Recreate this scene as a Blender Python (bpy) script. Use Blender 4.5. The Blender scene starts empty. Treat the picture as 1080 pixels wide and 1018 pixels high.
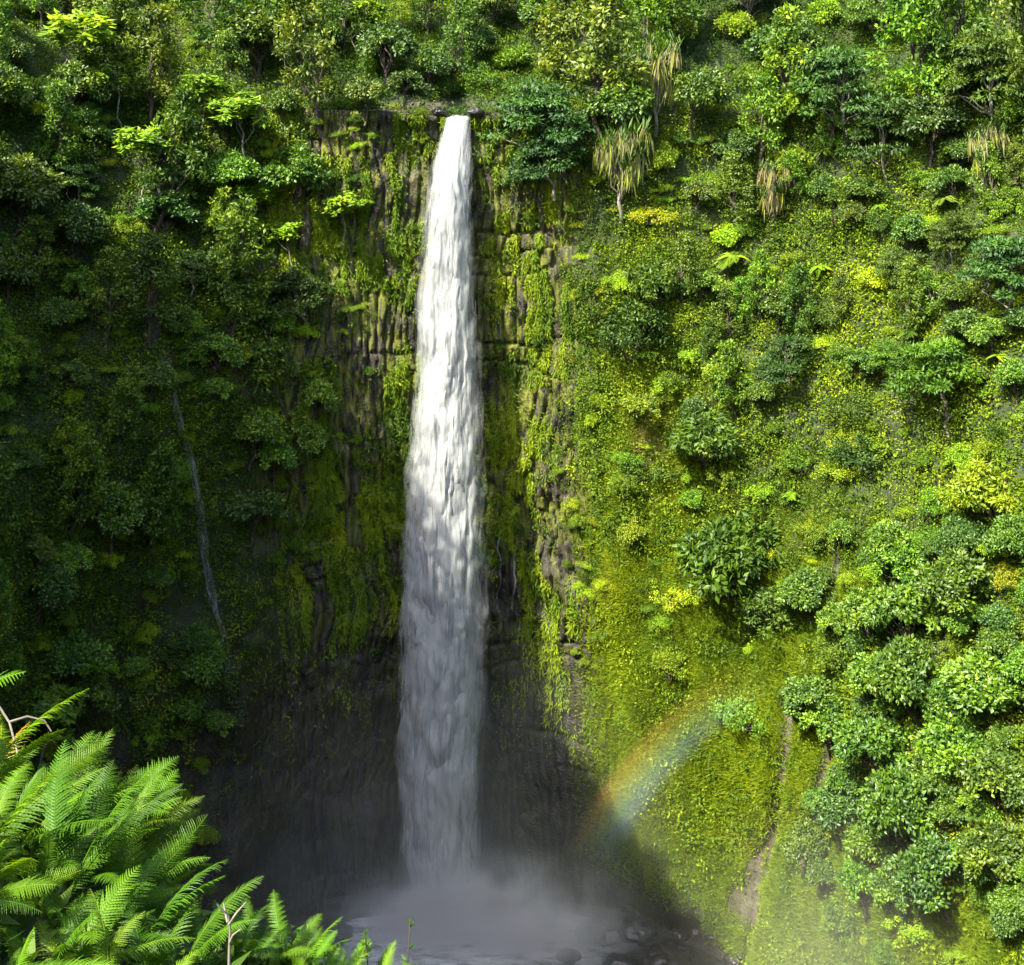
import bpy, math, random
import numpy as np
from mathutils import Vector, Matrix

random.seed(7)
RNG = np.random.default_rng(11)
S = bpy.context.scene
COL = S.collection

# ------------------------------------------------------------------ camera
F_PX, CX, HZ = 1304.0, 540.0, 270.0          # focal length in photo pixels, centre column, horizon row
cam_d = bpy.data.cameras.new('camera')
cam_d.sensor_fit = 'HORIZONTAL'
cam_d.sensor_width = 36.0
cam_d.lens = 36.0 * F_PX / 1080.0
cam_d.shift_y = -(509.0 - HZ) / 1080.0
cam_d.clip_start, cam_d.clip_end = 0.1, 6000.0
cam = bpy.data.objects.new('camera', cam_d)
cam.rotation_euler = (math.radians(90), 0, 0)
COL.objects.link(cam)
S.camera = cam

# ------------------------------------------------------------------ sky and sun
SUN_AZ, SUN_EL = math.radians(41), math.radians(47)     # heading the light travels to (from +Y to +X), height of the sun
wld = bpy.data.worlds.new('World')
S.world = wld
wld.use_nodes = True
wn = wld.node_tree
sky = wn.nodes.new('ShaderNodeTexSky')
sky.sky_type = 'NISHITA'
sky.sun_disc = False
sky.sun_elevation = SUN_EL
sky.sun_rotation = SUN_AZ + math.pi
sky.altitude = 300
sky.air_density, sky.dust_density, sky.ozone_density = 0.7, 2.5, 0.8
wn.links.new(sky.outputs[0], wn.nodes['Background'].inputs[0])
wn.nodes['Background'].inputs[1].default_value = 0.15
sun_d = bpy.data.lights.new('sun', 'SUN')
sun_d.energy = 3.7
sun_d.angle = math.radians(0.5)
sun_d.color = (1.0, 0.93, 0.77)
sun = bpy.data.objects.new('sun', sun_d)
L_DIR = Vector((math.sin(SUN_AZ) * math.cos(SUN_EL), math.cos(SUN_AZ) * math.cos(SUN_EL), -math.sin(SUN_EL)))
sun.rotation_euler = L_DIR.to_track_quat('-Z', 'Y').to_euler()
sun.location = (-60, -60, 120)
COL.objects.link(sun)
S.view_settings.view_transform = 'Standard'
S.view_settings.look = 'None'
S.view_settings.exposure = 2.25
S.view_settings.gamma = 1.0
S.cycles.max_bounces = 6
S.cycles.diffuse_bounces = 3
S.cycles.glossy_bounces = 1
S.cycles.transmission_bounces = 4
S.cycles.transparent_max_bounces = 24
S.cycles.volume_bounces = 2
S.cycles.volume_step_rate = 1.0
S.cycles.volume_max_steps = 96
S.cycles.sample_clamp_indirect = 4.0
S.cycles.use_denoising = True

# ------------------------------------------------------------------ numpy noise
def _hash(ix, iy, iz, seed):
    h = (ix * 374761393 + iy * 668265263 + iz * 2147483647 + seed * 974634777) & 0xffffffff
    h = ((h ^ (h >> 13)) * 1274126177) & 0xffffffff
    h = ((h ^ (h >> 16)) * 2246822519) & 0xffffffff
    return ((h ^ (h >> 15)) & 0xffffff) / float(0xffffff)

def vnoise(p, seed=0):
    p = np.asarray(p, dtype=np.float64)
    i = np.floor(p).astype(np.int64)
    f = p - i
    f = f * f * (3 - 2 * f)
    out = 0
    for dx in (0, 1):
        wx = f[..., 0] if dx else 1 - f[..., 0]
        for dy in (0, 1):
            wy = f[..., 1] if dy else 1 - f[..., 1]
            for dz in (0, 1):
                wz = f[..., 2] if dz else 1 - f[..., 2]
                out = out + wx * wy * wz * _hash(i[..., 0] + dx, i[..., 1] + dy, i[..., 2] + dz, seed)
    return out

def fbm(p, octaves=3, seed=0):
    p = np.asarray(p, dtype=np.float64)
    a, s, t = 1.0, 0.0, 0.0
    for k in range(octaves):
        s = s + a * vnoise(p * (2.03 ** k) + 17.3 * k, seed + k)
        t += a
        a *= 0.5
    return s / t

def sstep(a, b, x):
    t = np.clip((np.asarray(x, dtype=np.float64) - a) / (b - a), 0, 1)
    return t * t * (3 - 2 * t)

def px_of(P):
    Y = np.maximum(P[..., 1], 1e-3)
    return CX + F_PX * P[..., 0] / Y, HZ - F_PX * P[..., 2] / Y

# ------------------------------------------------------------------ object helpers
def mesh_from(name, verts, faces_flat, face_sizes, smooth=True, attrs=None):
    verts = np.asarray(verts, dtype=np.float32)
    faces_flat = np.asarray(faces_flat, dtype=np.int32)
    face_sizes = np.asarray(face_sizes, dtype=np.int32)
    me = bpy.data.meshes.new(name)
    me.vertices.add(len(verts))
    me.vertices.foreach_set('co', verts.ravel())
    me.loops.add(len(faces_flat))
    me.loops.foreach_set('vertex_index', faces_flat)
    me.polygons.add(len(face_sizes))
    starts = np.concatenate(([0], np.cumsum(face_sizes)[:-1])).astype(np.int32)
    me.polygons.foreach_set('loop_start', starts)
    me.polygons.foreach_set('use_smooth', np.full(len(face_sizes), smooth, dtype=bool))
    for k, v in (attrs or {}).items():
        a = me.attributes.new(k, 'FLOAT', 'POINT')
        a.data.foreach_set('value', np.asarray(v, dtype=np.float32))
    me.update(calc_edges=True)
    return me

def grid_mesh(name, P, smooth=True, attrs=None, wrap=False):
    n, m = P.shape[:2]
    idx = np.arange(n * m).reshape(n, m)
    if wrap:
        idx = np.vstack([idx, idx[:1]])
    q = np.stack([idx[:-1, :-1], idx[1:, :-1], idx[1:, 1:], idx[:-1, 1:]], -1).reshape(-1, 4)
    return mesh_from(name, P.reshape(-1, 3), q.ravel(), np.full(len(q), 4), smooth,
                     {k: v.ravel() for k, v in (attrs or {}).items()})

def link(name, me, mat=None, parent=None):
    o = bpy.data.objects.new(name, me)
    COL.objects.link(o)
    if mat is not None and me is not None and not me.materials:
        me.materials.append(mat)
    if parent is not None:
        o.parent = parent
    return o

def tag(o, label=None, cat=None, group=None, kind=None):
    if label: o['label'] = label
    if cat: o['category'] = cat
    if group: o['group'] = group
    if kind: o['kind'] = kind
    return o

# ------------------------------------------------------------------ material helpers
def new_mat(name):
    m = bpy.data.materials.new(name)
    m.use_nodes = True
    nt = m.node_tree
    for n in list(nt.nodes):
        nt.nodes.remove(n)
    out = nt.nodes.new('ShaderNodeOutputMaterial')
    return m, nt, out

class NT:
    """small helper that wires shader nodes"""
    def __init__(self, nt): self.nt = nt
    def node(self, kind, **kw):
        n = self.nt.nodes.new(kind)
        for k, v in kw.items(): setattr(n, k, v)
        return n
    def set(self, sock, v):
        if isinstance(v, bpy.types.NodeSocket): self.nt.links.new(v, sock)
        elif v is not None: sock.default_value = v
    def attr(self, name, kind='GEOMETRY'):
        return self.node('ShaderNodeAttribute', attribute_name=name, attribute_type=kind)
    def noise(self, vec, scale, detail=3, rough=0.55):
        n = self.node('ShaderNodeTexNoise')
        self.set(n.inputs['Vector'], vec); n.inputs['Scale'].default_value = scale
        n.inputs['Detail'].default_value = detail; n.inputs['Roughness'].default_value = rough
        return n.outputs['Fac']
    def mapping(self, vec, scale):
        n = self.node('ShaderNodeMapping')
        self.set(n.inputs['Vector'], vec); n.inputs['Scale'].default_value = scale
        return n.outputs[0]
    def math(self, op, a, b=None, clamp=False):
        n = self.node('ShaderNodeMath', operation=op, use_clamp=clamp)
        self.set(n.inputs[0], a)
        if b is not None: self.set(n.inputs[1], b)
        return n.outputs[0]
    def step(self, a, b, x, o0=0.0, o1=1.0):
        n = self.node('ShaderNodeMapRange', interpolation_type='SMOOTHSTEP')
        self.set(n.inputs['Value'], x)
        n.inputs['From Min'].default_value = a; n.inputs['From Max'].default_value = b
        n.inputs['To Min'].default_value = o0; n.inputs['To Max'].default_value = o1
        return n.outputs[0]
    def mix(self, fac, a, b, blend='MIX'):
        n = self.node('ShaderNodeMix', data_type='RGBA', blend_type=blend)
        self.set(n.inputs['Factor'], fac)
        self.set(n.inputs['A'] if False else n.inputs[6], a); self.set(n.inputs[7], b)
        return n.outputs[2]
    def ramp(self, x, stops):
        n = self.node('ShaderNodeValToRGB')
        self.set(n.inputs[0], x)
        e = n.color_ramp.elements
        while len(e) < len(stops): e.new(0.5)
        for el, (p, c) in zip(e, stops):
            el.position = p; el.color = (*c, 1)
        return n.outputs[0]

# ------------------------------------------------------------------ terrain
C0 = np.array([-5.0, 95.0])
#  heading: R at z=-91, -65, -38, -10, at the rim, rim z, R 28 m above the rim, R at z=95
TAB = np.array([
 [-180, 55, 62, 72, 82, 86, -11, 200, 420],
 [-166, 54, 61, 71, 81, 86, -9, 190, 400],
 [-142, 50, 58, 68, 78, 84, 34, 140, 260],
 [-124, 46, 54, 63, 72, 78, 64, 148, 233],
 [-110, 45, 52, 60, 68, 75, 66, 140, 215],
 [ -80, 46, 50, 57, 66, 73, 62, 135, 200],
 [ -72, 49, 53, 58, 66, 73, 38, 117, 188],
 [ -64, 52, 56, 59, 67, 82, 20, 110, 182],
 [ -45, 67, 68, 70, 74, 90, 22, 117, 188],
 [ -30, 75, 77, 76, 77, 90, 22, 118, 195],
 [ -22, 78, 79.5, 79.5, 78, 83, 21, 114, 195],
 [ -15, 79.5, 83, 82, 79, 79, 20, 112, 195],
 [   0, 81, 86, 85, 81.5, 78, 20, 112, 200],
 [   7, 81, 85, 84, 81.5, 78, 20, 112, 200],
 [  15, 79, 79, 78, 78, 80, 20, 114, 200],
 [  26, 77, 76, 77, 80, 88, 20, 118, 200],
 [  34, 63, 70, 75, 82, 93, 22, 122, 205],
 [  48, 53, 62, 71, 79, 98, 25, 127, 210],
 [  62, 51, 58, 67, 75, 97, 27, 127, 210],
 [  77, 51, 57, 65, 72, 93, 28, 122, 205],
 [  95, 52, 57, 64, 72, 90, 28, 118, 200],
 [ 120, 54, 59, 66, 74, 88, 25, 120, 200],
 [ 150, 45, 54, 65, 77, 86,  8, 150, 270],
 [ 166, 54, 61, 71, 81, 86, -9, 190, 400],
 [ 180, 55, 62, 72, 82, 86, -11, 200, 420]], dtype=float)

_g = np.arange(-180, 181, 1.0)
def _smooth(col, sig):
    v = np.interp(_g, TAB[:, 0], TAB[:, col])[:-1]
    k = np.exp(-0.5 * (np.arange(-20, 21) / sig) ** 2); k /= k.sum()
    v = np.convolve(np.concatenate([v[-20:], v, v[:20]]), k, 'valid')
    return np.concatenate([v, v[:1]])
_cols = {c: _smooth(c, 3.0) for c in range(1, 9)}
def tcol(c, phi):
    return np.interp(phi, _g, _cols[c])

PHI = np.unique(np.round(np.concatenate([np.arange(-180, -64, 2.5), np.arange(-64, -34, 0.3), np.arange(-34, 30, 0.16),
                                np.arange(30, 110, 0.3), np.arange(110, 180, 2.5)]), 3))
SEG = [6, 14, 90, 90, 95, 100, 8, 70, 40, 10]     # rows between the profile nodes
SROW = np.concatenate([np.linspace(k, k + 1, n, endpoint=False) for k, n in enumerate(SEG)] + [[len(SEG)]])

def profile(phi, s):
    """radius and height of the gorge surface before displacement"""
    Rb, R1, R2, R3, Rr, zr, R6, R7 = [tcol(c, phi) for c in range(1, 9)]
    one = np.ones_like(phi)
    Rn = np.stack([one, Rb - 9, Rb, R1, R2, R3, Rr, Rr + 4, R6, R7, one * 3000], -1)
    zn = np.stack([-94 * one, -93 * one, -91 * one, -65 * one, -38 * one, -10 * one, zr, zr + 1.0, zr + 28, 95 * one, 170 * one], -1)
    k = np.clip(np.floor(s).astype(int), 0, len(SEG) - 1)
    t = s - k
    # gently rounded cliff nodes (hermite between the base and the rim)
    def herm(A):
        take = lambda j: np.take_along_axis(A, np.clip(j, 0, A.shape[-1] - 1)[..., None], -1)[..., 0]
        p0, p1, pm, pp = take(k), take(k + 1), take(k - 1), take(k + 2)
        cl = (k >= 2) & (k <= 5)
        m0 = np.where(cl & (k > 2), 0.5 * (p1 - pm), p1 - p0)
        m1 = np.where(cl & (k < 5), 0.5 * (pp - p0), p1 - p0)
        t2, t3 = t * t, t * t * t
        return (2*t3 - 3*t2 + 1) * p0 + (t3 - 2*t2 + t) * m0 + (-2*t3 + 3*t2) * p1 + (t3 - t2) * m1
    return herm(Rn), herm(zn)

PH, SS = np.meshgrid(PHI, SROW, indexing='ij')
R_, Z_ = profile(PH, SS)
ang = np.radians(PH)
DIRV = np.stack([np.sin(ang), np.cos(ang), 0 * ang], -1)
P0 = np.stack([C0[0] + R_ * np.sin(ang), C0[1] + R_ * np.cos(ang), Z_], -1)
near_w = 1 - sstep(300, 700, R_)                     # large terrain stays plain far away
wall = sstep(1.6, 2.3, SS) * (1 - sstep(6.0, 6.3, SS))
hill = sstep(6.4, 7.2, SS)
cam_flat = sstep(-14, 4, P0[..., 1])                 # no bumps round the viewer
# where the bare columnar cliff stands: both sides of the falls
face = sstep(-25, -16, PH + 5 * (fbm(P0 * 0.06, 2, 5) - .5)) * (1 - sstep(9, 13, PH + 0.10 * (P0[..., 2] + 30) * (P0[..., 2] < -30) + 5 * (fbm(P0 * 0.08, 2, 3) - .5)))
face = face * wall
disp = (fbm(P0 * 0.035, 3, 21) - .5) * 9.0 * (0.35 + 0.65 * (1 - face)) * np.clip(wall + 1.3 * hill, 0, 1.4)
disp += (fbm(P0 * 0.16, 3, 31) - .5) * 2.6 * (1 - 0.6 * face) * np.clip(wall + hill, 0, 1)
# vertical ribs on the left and right walls
ribs = fbm(np.stack([R_ * ang * 0.11, 0 * ang, Z_ * 0.018], -1), 3, 41) - .5
disp += ribs * 4.0 * wall * (1 - face)
# columns of basalt: jittered vertical blocks cut by horizontal joints
zw = Z_ + 7.0 * (fbm(np.stack([R_ * ang * .07, 0*ang, Z_ * .10], -1), 3, 51) - .5)
zw = zw + 3.0 * np.sin(zw * .43)
band = np.floor(zw / 6.1)
uu = R_ * ang / 1.35 + 3.4 * (fbm(np.stack([R_ * ang * .22, band, Z_ * .10], -1), 3, 61) - .5) + band * 0.37
cid = np.floor(uu)
fr = np.abs(uu - cid - 0.5) * 2
blk = _hash(cid.astype(np.int64), band.astype(np.int64), np.zeros_like(cid, dtype=np.int64), 71) - .5
bfr = zw / 6.1 - band
jn = sstep(.42, .62, fbm(P0 * .09, 2, 55))
groove = sstep(0.62, 1.0, fr) * 1.0 * (.4 + fbm(P0 * .3, 2, 57)) + (sstep(0.16, 0.0, bfr) * 1.3 + sstep(.92, 1.0, bfr) * .3) * jn
small = fbm(np.stack([R_ * ang * 1.3, 0 * ang, Z_ * 0.5], -1), 3, 81) - .5
face_r = face * (1 - .65 * sstep(-48, -66, Z_))
disp += face_r * (blk * 0.6 + groove + small * 1.1 + (fbm(P0 * .22, 3, 83) - .5) * 2.2)
disp *= near_w * cam_flat
# rock ledge that juts out round the lip, and the notch the water leaves by
lip = np.exp(-((PH + 2.0) / 14.0) ** 2) * np.exp(-((Z_ - 19.3) / 0.9) ** 2) * (SS < 6.6)
disp -= 1.2 * lip
notch = np.exp(-((PH + 2.1) / 1.15) ** 2) * sstep(5.85, 5.97, SS) * (1 - sstep(7.3, 7.7, SS))
TP = P0 + DIRV * disp[..., None]
TP[..., 2] -= 1.5 * notch
TP[..., 2] += hill * near_w * cam_flat * (fbm(P0 * 0.05, 3, 91) - .5) * 7.0
# gullies worn into the right-hand slope (photo columns -> headings found below)
TPX, TPY = px_of(TP)
GULLIES = [([(878, 745), (874, 790), (868, 820), (852, 880), (842, 925)], 5.4, .95),
           ([(832, 742), (830, 780), (822, 830), (816, 880), (800, 905), (797, 950), (788, 1018), (780, 1060)], 4.8, .85),
           ([(818, 872), (812, 900), (808, 930)], 3.0, .6),
           ([(885, 575), (880, 610), (876, 640)], 4.0, .5)]
gul = np.zeros_like(R_)
vis_right = (PH > 14) & (PH < 100) & (SS > 2) & (SS < 6)
for pts, wdt, dep in GULLIES:
    d = np.full(R_.shape, 1e9)
    for (x0, y0), (x1, y1) in zip(pts[:-1], pts[1:]):
        vx, vy = x1 - x0, y1 - y0
        t = np.clip(((TPX - x0) * vx + (TPY - y0) * vy) / (vx * vx + vy * vy), 0, 1)
        d = np.minimum(d, np.hypot(TPX - x0 - t * vx, TPY - y0 - t * vy))
    gul = np.maximum(gul, np.exp(-(d / (wdt * (0.6 + 0.8 * fbm(P0 * 0.3, 2, 15)))) ** 2) * dep * vis_right)
TP += DIRV * (gul * 1.0)[..., None]
# normals of the finished surface
_a = np.gradient(TP, axis=0); _b = np.gradient(TP, axis=1)
TN = np.cross(_b, _a)
TN /= np.maximum(np.linalg.norm(TN, axis=-1, keepdims=True), 1e-9)
flip = np.sign((TN * -DIRV).sum(-1) + TN[..., 2] * .5)
TN *= np.where(flip == 0, 1, flip)[..., None]
CELL = np.linalg.norm(np.cross(_b, _a), axis=-1)
TD = TP[..., 1]

def surf(x, y):
    """point, normal of the terrain seen through photo pixel (x, y)"""
    tol = 2.5
    while True:
        m = (np.abs(TPX - x) < tol) & (np.abs(TPY - y) < tol) & (TD > 20)
        if m.any(): break
        tol *= 1.6
        if tol > 400: return None
    ii = np.argwhere(m)
    d = TD[m]
    k = ii[np.argmin(d)]
    return TP[k[0], k[1]].copy(), TN[k[0], k[1]].copy()
# ------------------------------------------------------------------ terrain material and mesh
def terrain_material():
    m, nt, out = new_mat('cliff_ground')
    T = NT(nt)
    pos = T.node('ShaderNodeNewGeometry').outputs['Position']
    face_a = T.attr('face').outputs['Fac']; bare = T.attr('bare').outputs['Fac']; wet = T.attr('wet').outputs['Fac']
    n1 = T.noise(pos, 0.9, 5); n2 = T.noise(pos, 0.12, 3); nv = T.noise(T.mapping(pos, (1.6, 1.6, .22)), 1.0, 5, .65)
    rock = T.ramp(n1, [(0.3, (.014, .011, .009)), (0.55, (.036, .029, .024)), (0.8, (.09, .074, .06))])
    soil = T.ramp(n1, [(0.3, (.014, .020, .005)), (0.7, (.034, .056, .007))])
    moss = T.ramp(nv, [(0.25, (.030, .042, .004)), (0.5, (.085, .10, .006)), (0.75, (.155, .155, .010))])
    mossf = T.step(.40, .56, T.math('ADD', nv, T.math('MULTIPLY', T.math('SUBTRACT', n2, .5), .55)))
    cl = T.mix(mossf, rock, moss)
    c = T.mix(face_a, soil, cl)
    gul_c = T.ramp(n1, [(0.3, (.035, .027, .021)), (0.7, (.12, .095, .075))])
    c = T.mix(bare, c, gul_c)
    c = T.mix(wet, c, T.mix(.80, cl, (.006, .0065, .0045, 1)))  # wet rock, with the shade of the hollow mixed in as near-black
    b = T.node('ShaderNodeBsdfPrincipled')
    T.set(b.inputs['Base Color'], c)
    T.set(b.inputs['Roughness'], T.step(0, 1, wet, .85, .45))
    bmp = T.node('ShaderNodeBump'); bmp.inputs['Strength'].default_value = .8; bmp.inputs['Distance'].default_value = .35
    T.set(bmp.inputs['Height'], T.math('ADD', T.math('MULTIPLY', nv, .7), T.noise(pos, 3.0, 4)))
    T.set(b.inputs['Normal'], bmp.outputs[0])
    nt.links.new(b.outputs[0], out.inputs[0])
    return m

# bare rock along the lip, the gullies, patches of brown earth on the left wall; wet rock low in the bowl, the hollow's shade put into its colour
def blob(x, y, rx, ry, sel=True):
    return np.exp(-((TPX - x) / rx) ** 2 - ((TPY - y) / ry) ** 2) * ((TD > 20) & (PH > -60) & (PH < 100) & (SS > 2)) 
bare = gul * 1.2
for (x, y, rx, ry) in [(470, 113, 90, 6), (160, 345, 9, 26), (176, 385, 8, 22), (245, 360, 12, 50), (262, 400, 9, 30), (322, 240, 12, 22),
                       (430, 190, 14, 30), (420, 280, 12, 20), (560, 245, 40, 6), (575, 185, 30, 5), (780, 962, 16, 26), (758, 985, 14, 30), (548, 620, 16, 40), (795, 930, 9, 24)]:
    bare = np.maximum(bare, blob(x, y, rx, ry) * (0.5 + 0.9 * fbm(P0 * .3, 2, 7)))
bare = np.clip(np.maximum(gul * (.5 + 1.2 * fbm(P0 * .9, 3, 6)), .6 * sstep(.30, .55, bare * (.55 + .9 * fbm(P0 * .55, 3, 8)))), 0, 1) * sstep(2.1, 2.35, SS)
wet = (1 - sstep(-66, -26, TP[..., 2] + 24 * (fbm(P0 * .08, 2, 9) - .5))) * (1 - sstep(16, 24, PH)) * sstep(-48, -38, PH)  # besides damp, darkens the hollow with painted shade
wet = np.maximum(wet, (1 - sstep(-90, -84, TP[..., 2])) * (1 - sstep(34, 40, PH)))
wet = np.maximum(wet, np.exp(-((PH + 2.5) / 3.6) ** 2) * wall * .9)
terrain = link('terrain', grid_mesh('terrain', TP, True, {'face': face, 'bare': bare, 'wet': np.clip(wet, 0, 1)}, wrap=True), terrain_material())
tag(terrain, kind='structure')
# ------------------------------------------------------------------ foliage
def leaf_material(name, stops, trans=.38, gloss=.03, rough=.55, patch=.14):
    m, nt, out = new_mat(name)
    T = NT(nt)
    hue = T.attr('hue').outputs['Fac']
    info = T.node('ShaderNodeObjectInfo')
    geo = T.node('ShaderNodeNewGeometry')
    n = T.noise(geo.outputs['Position'], 0.35, 3)
    h = T.math('ADD', hue, T.math('MULTIPLY', T.math('SUBTRACT', n, .5), patch))
    c = T.ramp(h, stops)
    c = T.mix(1.0, c, info.outputs['Color'], 'MULTIPLY')
    dif = T.node('ShaderNodeBsdfDiffuse'); T.set(dif.inputs[0], c)
    tr = T.node('ShaderNodeBsdfTranslucent'); T.set(tr.inputs[0], T.mix(1.0, c, (1.0, 1.0, .5, 1), 'MULTIPLY'))
    gl = T.node('ShaderNodeBsdfGlossy'); gl.inputs['Roughness'].default_value = rough; gl.inputs[0].default_value = (.8, .9, .8, 1)
    a = T.node('ShaderNodeMixShader'); a.inputs[0].default_value = trans
    nt.links.new(dif.outputs[0], a.inputs[1]); nt.links.new(tr.outputs[0], a.inputs[2])
    b = T.node('ShaderNodeMixShader'); b.inputs[0].default_value = gloss
    nt.links.new(a.outputs[0], b.inputs[1]); nt.links.new(gl.outputs[0], b.inputs[2])
    nt.links.new(b.outputs[0], out.inputs[0])
    return m

GREEN = [(0.0, (.014, .034, .008)), (.30, (.040, .090, .009)), (.55, (.128, .212, .009)), (.78, (.265, .342, .008)), (.90, (.34, .36, .022)), (1.0, (.38, .33, .19))]
M_LEAF = leaf_material('leaf', GREEN)
M_GLOSSLEAF = leaf_material('broad_leaf', GREEN, .32, .045, .5, .12)
M_FERN = leaf_material('fern_leaf', GREEN, .45, .018, .55, .10)
M_COVER = leaf_material('cover_leaf', GREEN, .40, .012, .6, .10)

def bark_material(name, dark, light, scale=3.0):
    m, nt, out = new_mat(name)
    T = NT(nt)
    pos = T.node('ShaderNodeTexCoord').outputs['Object']
    c = T.ramp(T.noise(T.mapping(pos, (1, 1, .25)), scale, 5), [(.3, dark), (.7, light)])
    b = T.node('ShaderNodeBsdfPrincipled'); T.set(b.inputs['Base Color'], c); b.inputs['Roughness'].default_value = .9
    nt.links.new(b.outputs[0], out.inputs[0])
    return m
M_BARK = bark_material('dark_bark', (.03, .022, .015), (.10, .08, .06))
M_PALE = bark_material('pale_bark', (.10, .085, .065), (.27, .24, .20))
M_DEAD = bark_material('dry_frond', (.11, .095, .07), (.30, .26, .20))

def unit(v):
    return v / np.maximum(np.linalg.norm(v, axis=-1, keepdims=True), 1e-9)

def rand_dirs(n, rng):
    return unit(rng.normal(size=(n, 3)))

def leaf_geo(C, D, N, L, W, bend=.25):
    """folded rhombic leaves: base C, growing along D, facing N"""
    D = unit(D); N = unit(N - D * (N * D).sum(-1, keepdims=True)); B = np.cross(D, N)
    L = L[:, None]; W = W[:, None]
    mid = C + D * L * .45
    v = np.stack([C, mid + B * W * .5 - N * W * bend, C + D * L - N * L * bend * .6, mid - B * W * .5 - N * W * bend], 1)
    return v.reshape(-1, 3)

def leaves_mesh(name, V, hue):
    n = len(V) // 4
    return mesh_from(name, V, np.arange(n * 4), np.full(n, 4), False, {'hue': np.repeat(hue, 4)})

def tube(path, rads, sides=6):
    """verts and quads of a tapered tube along path"""
    path = np.asarray(path, float); rads = np.asarray(rads, float)
    t = unit(np.gradient(path, axis=0))
    ref = np.array([0.31, 0.95, 0.02]); a = unit(np.cross(t, ref)); b = np.cross(t, a)
    th = np.linspace(0, 2 * np.pi, sides, endpoint=False)
    V = path[:, None] + rads[:, None, None] * (np.cos(th)[None, :, None] * a[:, None] + np.sin(th)[None, :, None] * b[:, None])
    n = len(path); i = np.arange(n * sides).reshape(n, sides); j = np.roll(i, -1, 1)
    Q = np.stack([i[:-1], j[:-1], j[1:], i[1:]], -1).reshape(-1, 4)
    return V.reshape(-1, 3), Q

def tubes_mesh(name, items, sides=6):
    VV, QQ, o = [], [], 0
    for p, r in items:
        V, Q = tube(p, r, sides); VV.append(V); QQ.append(Q + o); o += len(V)
    V = np.concatenate(VV); Q = np.concatenate(QQ)
    return mesh_from(name, V, Q.ravel(), np.full(len(Q), 4))

def limb(a, b, rng, wob=.08, n=6):
    t = np.linspace(0, 1, n)[:, None]
    p = np.asarray(a) * (1 - t) + np.asarray(b) * t
    ln = np.linalg.norm(np.asarray(b) - np.asarray(a))
    p[1:-1] += rng.normal(size=(n - 2, 3)) * wob * ln * .5
    return p

def clump_leaves(cen, rad, n, L, W, rng, flat=1.0, out=.6, up=.5, hue0=.4, huev=.15):
    """leaves round the clump centres; cen (k,3), rad (k,)"""
    k = len(cen); idx = np.repeat(np.arange(k), n)
    d = rand_dirs(k * n, rng)
    r = rad[idx] * (0.45 + .6 * rng.random(k * n) ** .6)
    off = d * r[:, None]; off[:, 2] *= flat
    C = cen[idx] + off
    D = unit(d * out + rng.normal(size=d.shape) * .5 + np.array([0, 0, -.12]))
    N = unit(d * .6 + np.array([0, 0, up]) + rng.normal(size=d.shape) * .45)
    s = .7 + .6 * rng.random(k * n)
    ch = rng.normal(size=k) * huev * .6
    h = hue0 + ch[idx] + rng.normal(size=k * n) * huev * .5
    return leaf_geo(C, D, N, L * s, W * s), np.clip(h, 0, 1)

def shrub_protos(seed, hue0, L=.17, n=84, k=50, flat=.85, wide=1.0):
    L = L * .74
    rng = np.random.default_rng(seed)
    d = rand_dirs(k, rng); d[:, 2] = np.abs(d[:, 2]) * 1.05 - .25
    lump = .30 + .95 * fbm(d * 2.1 + seed, 2, seed)
    r = (.30 + .75 * rng.random(k) ** .6) * lump * 1.2
    cen = d * r[:, None] * np.array([wide, wide, 1]); cen[:, 2] = cen[:, 2] * flat + .55 * flat + .1
    V, h = clump_leaves(cen, .10 + .24 * rng.random(k), n, L, L * .45, rng, .9, .8, .35, hue0, .12)
    st = [(limb((0, 0, -.3), c * .9, rng), np.linspace(.05, .012, 6)) for c in cen[::6]]
    return leaves_mesh('shrub', V, h), tubes_mesh('shrub_stems', st, 4)

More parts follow.
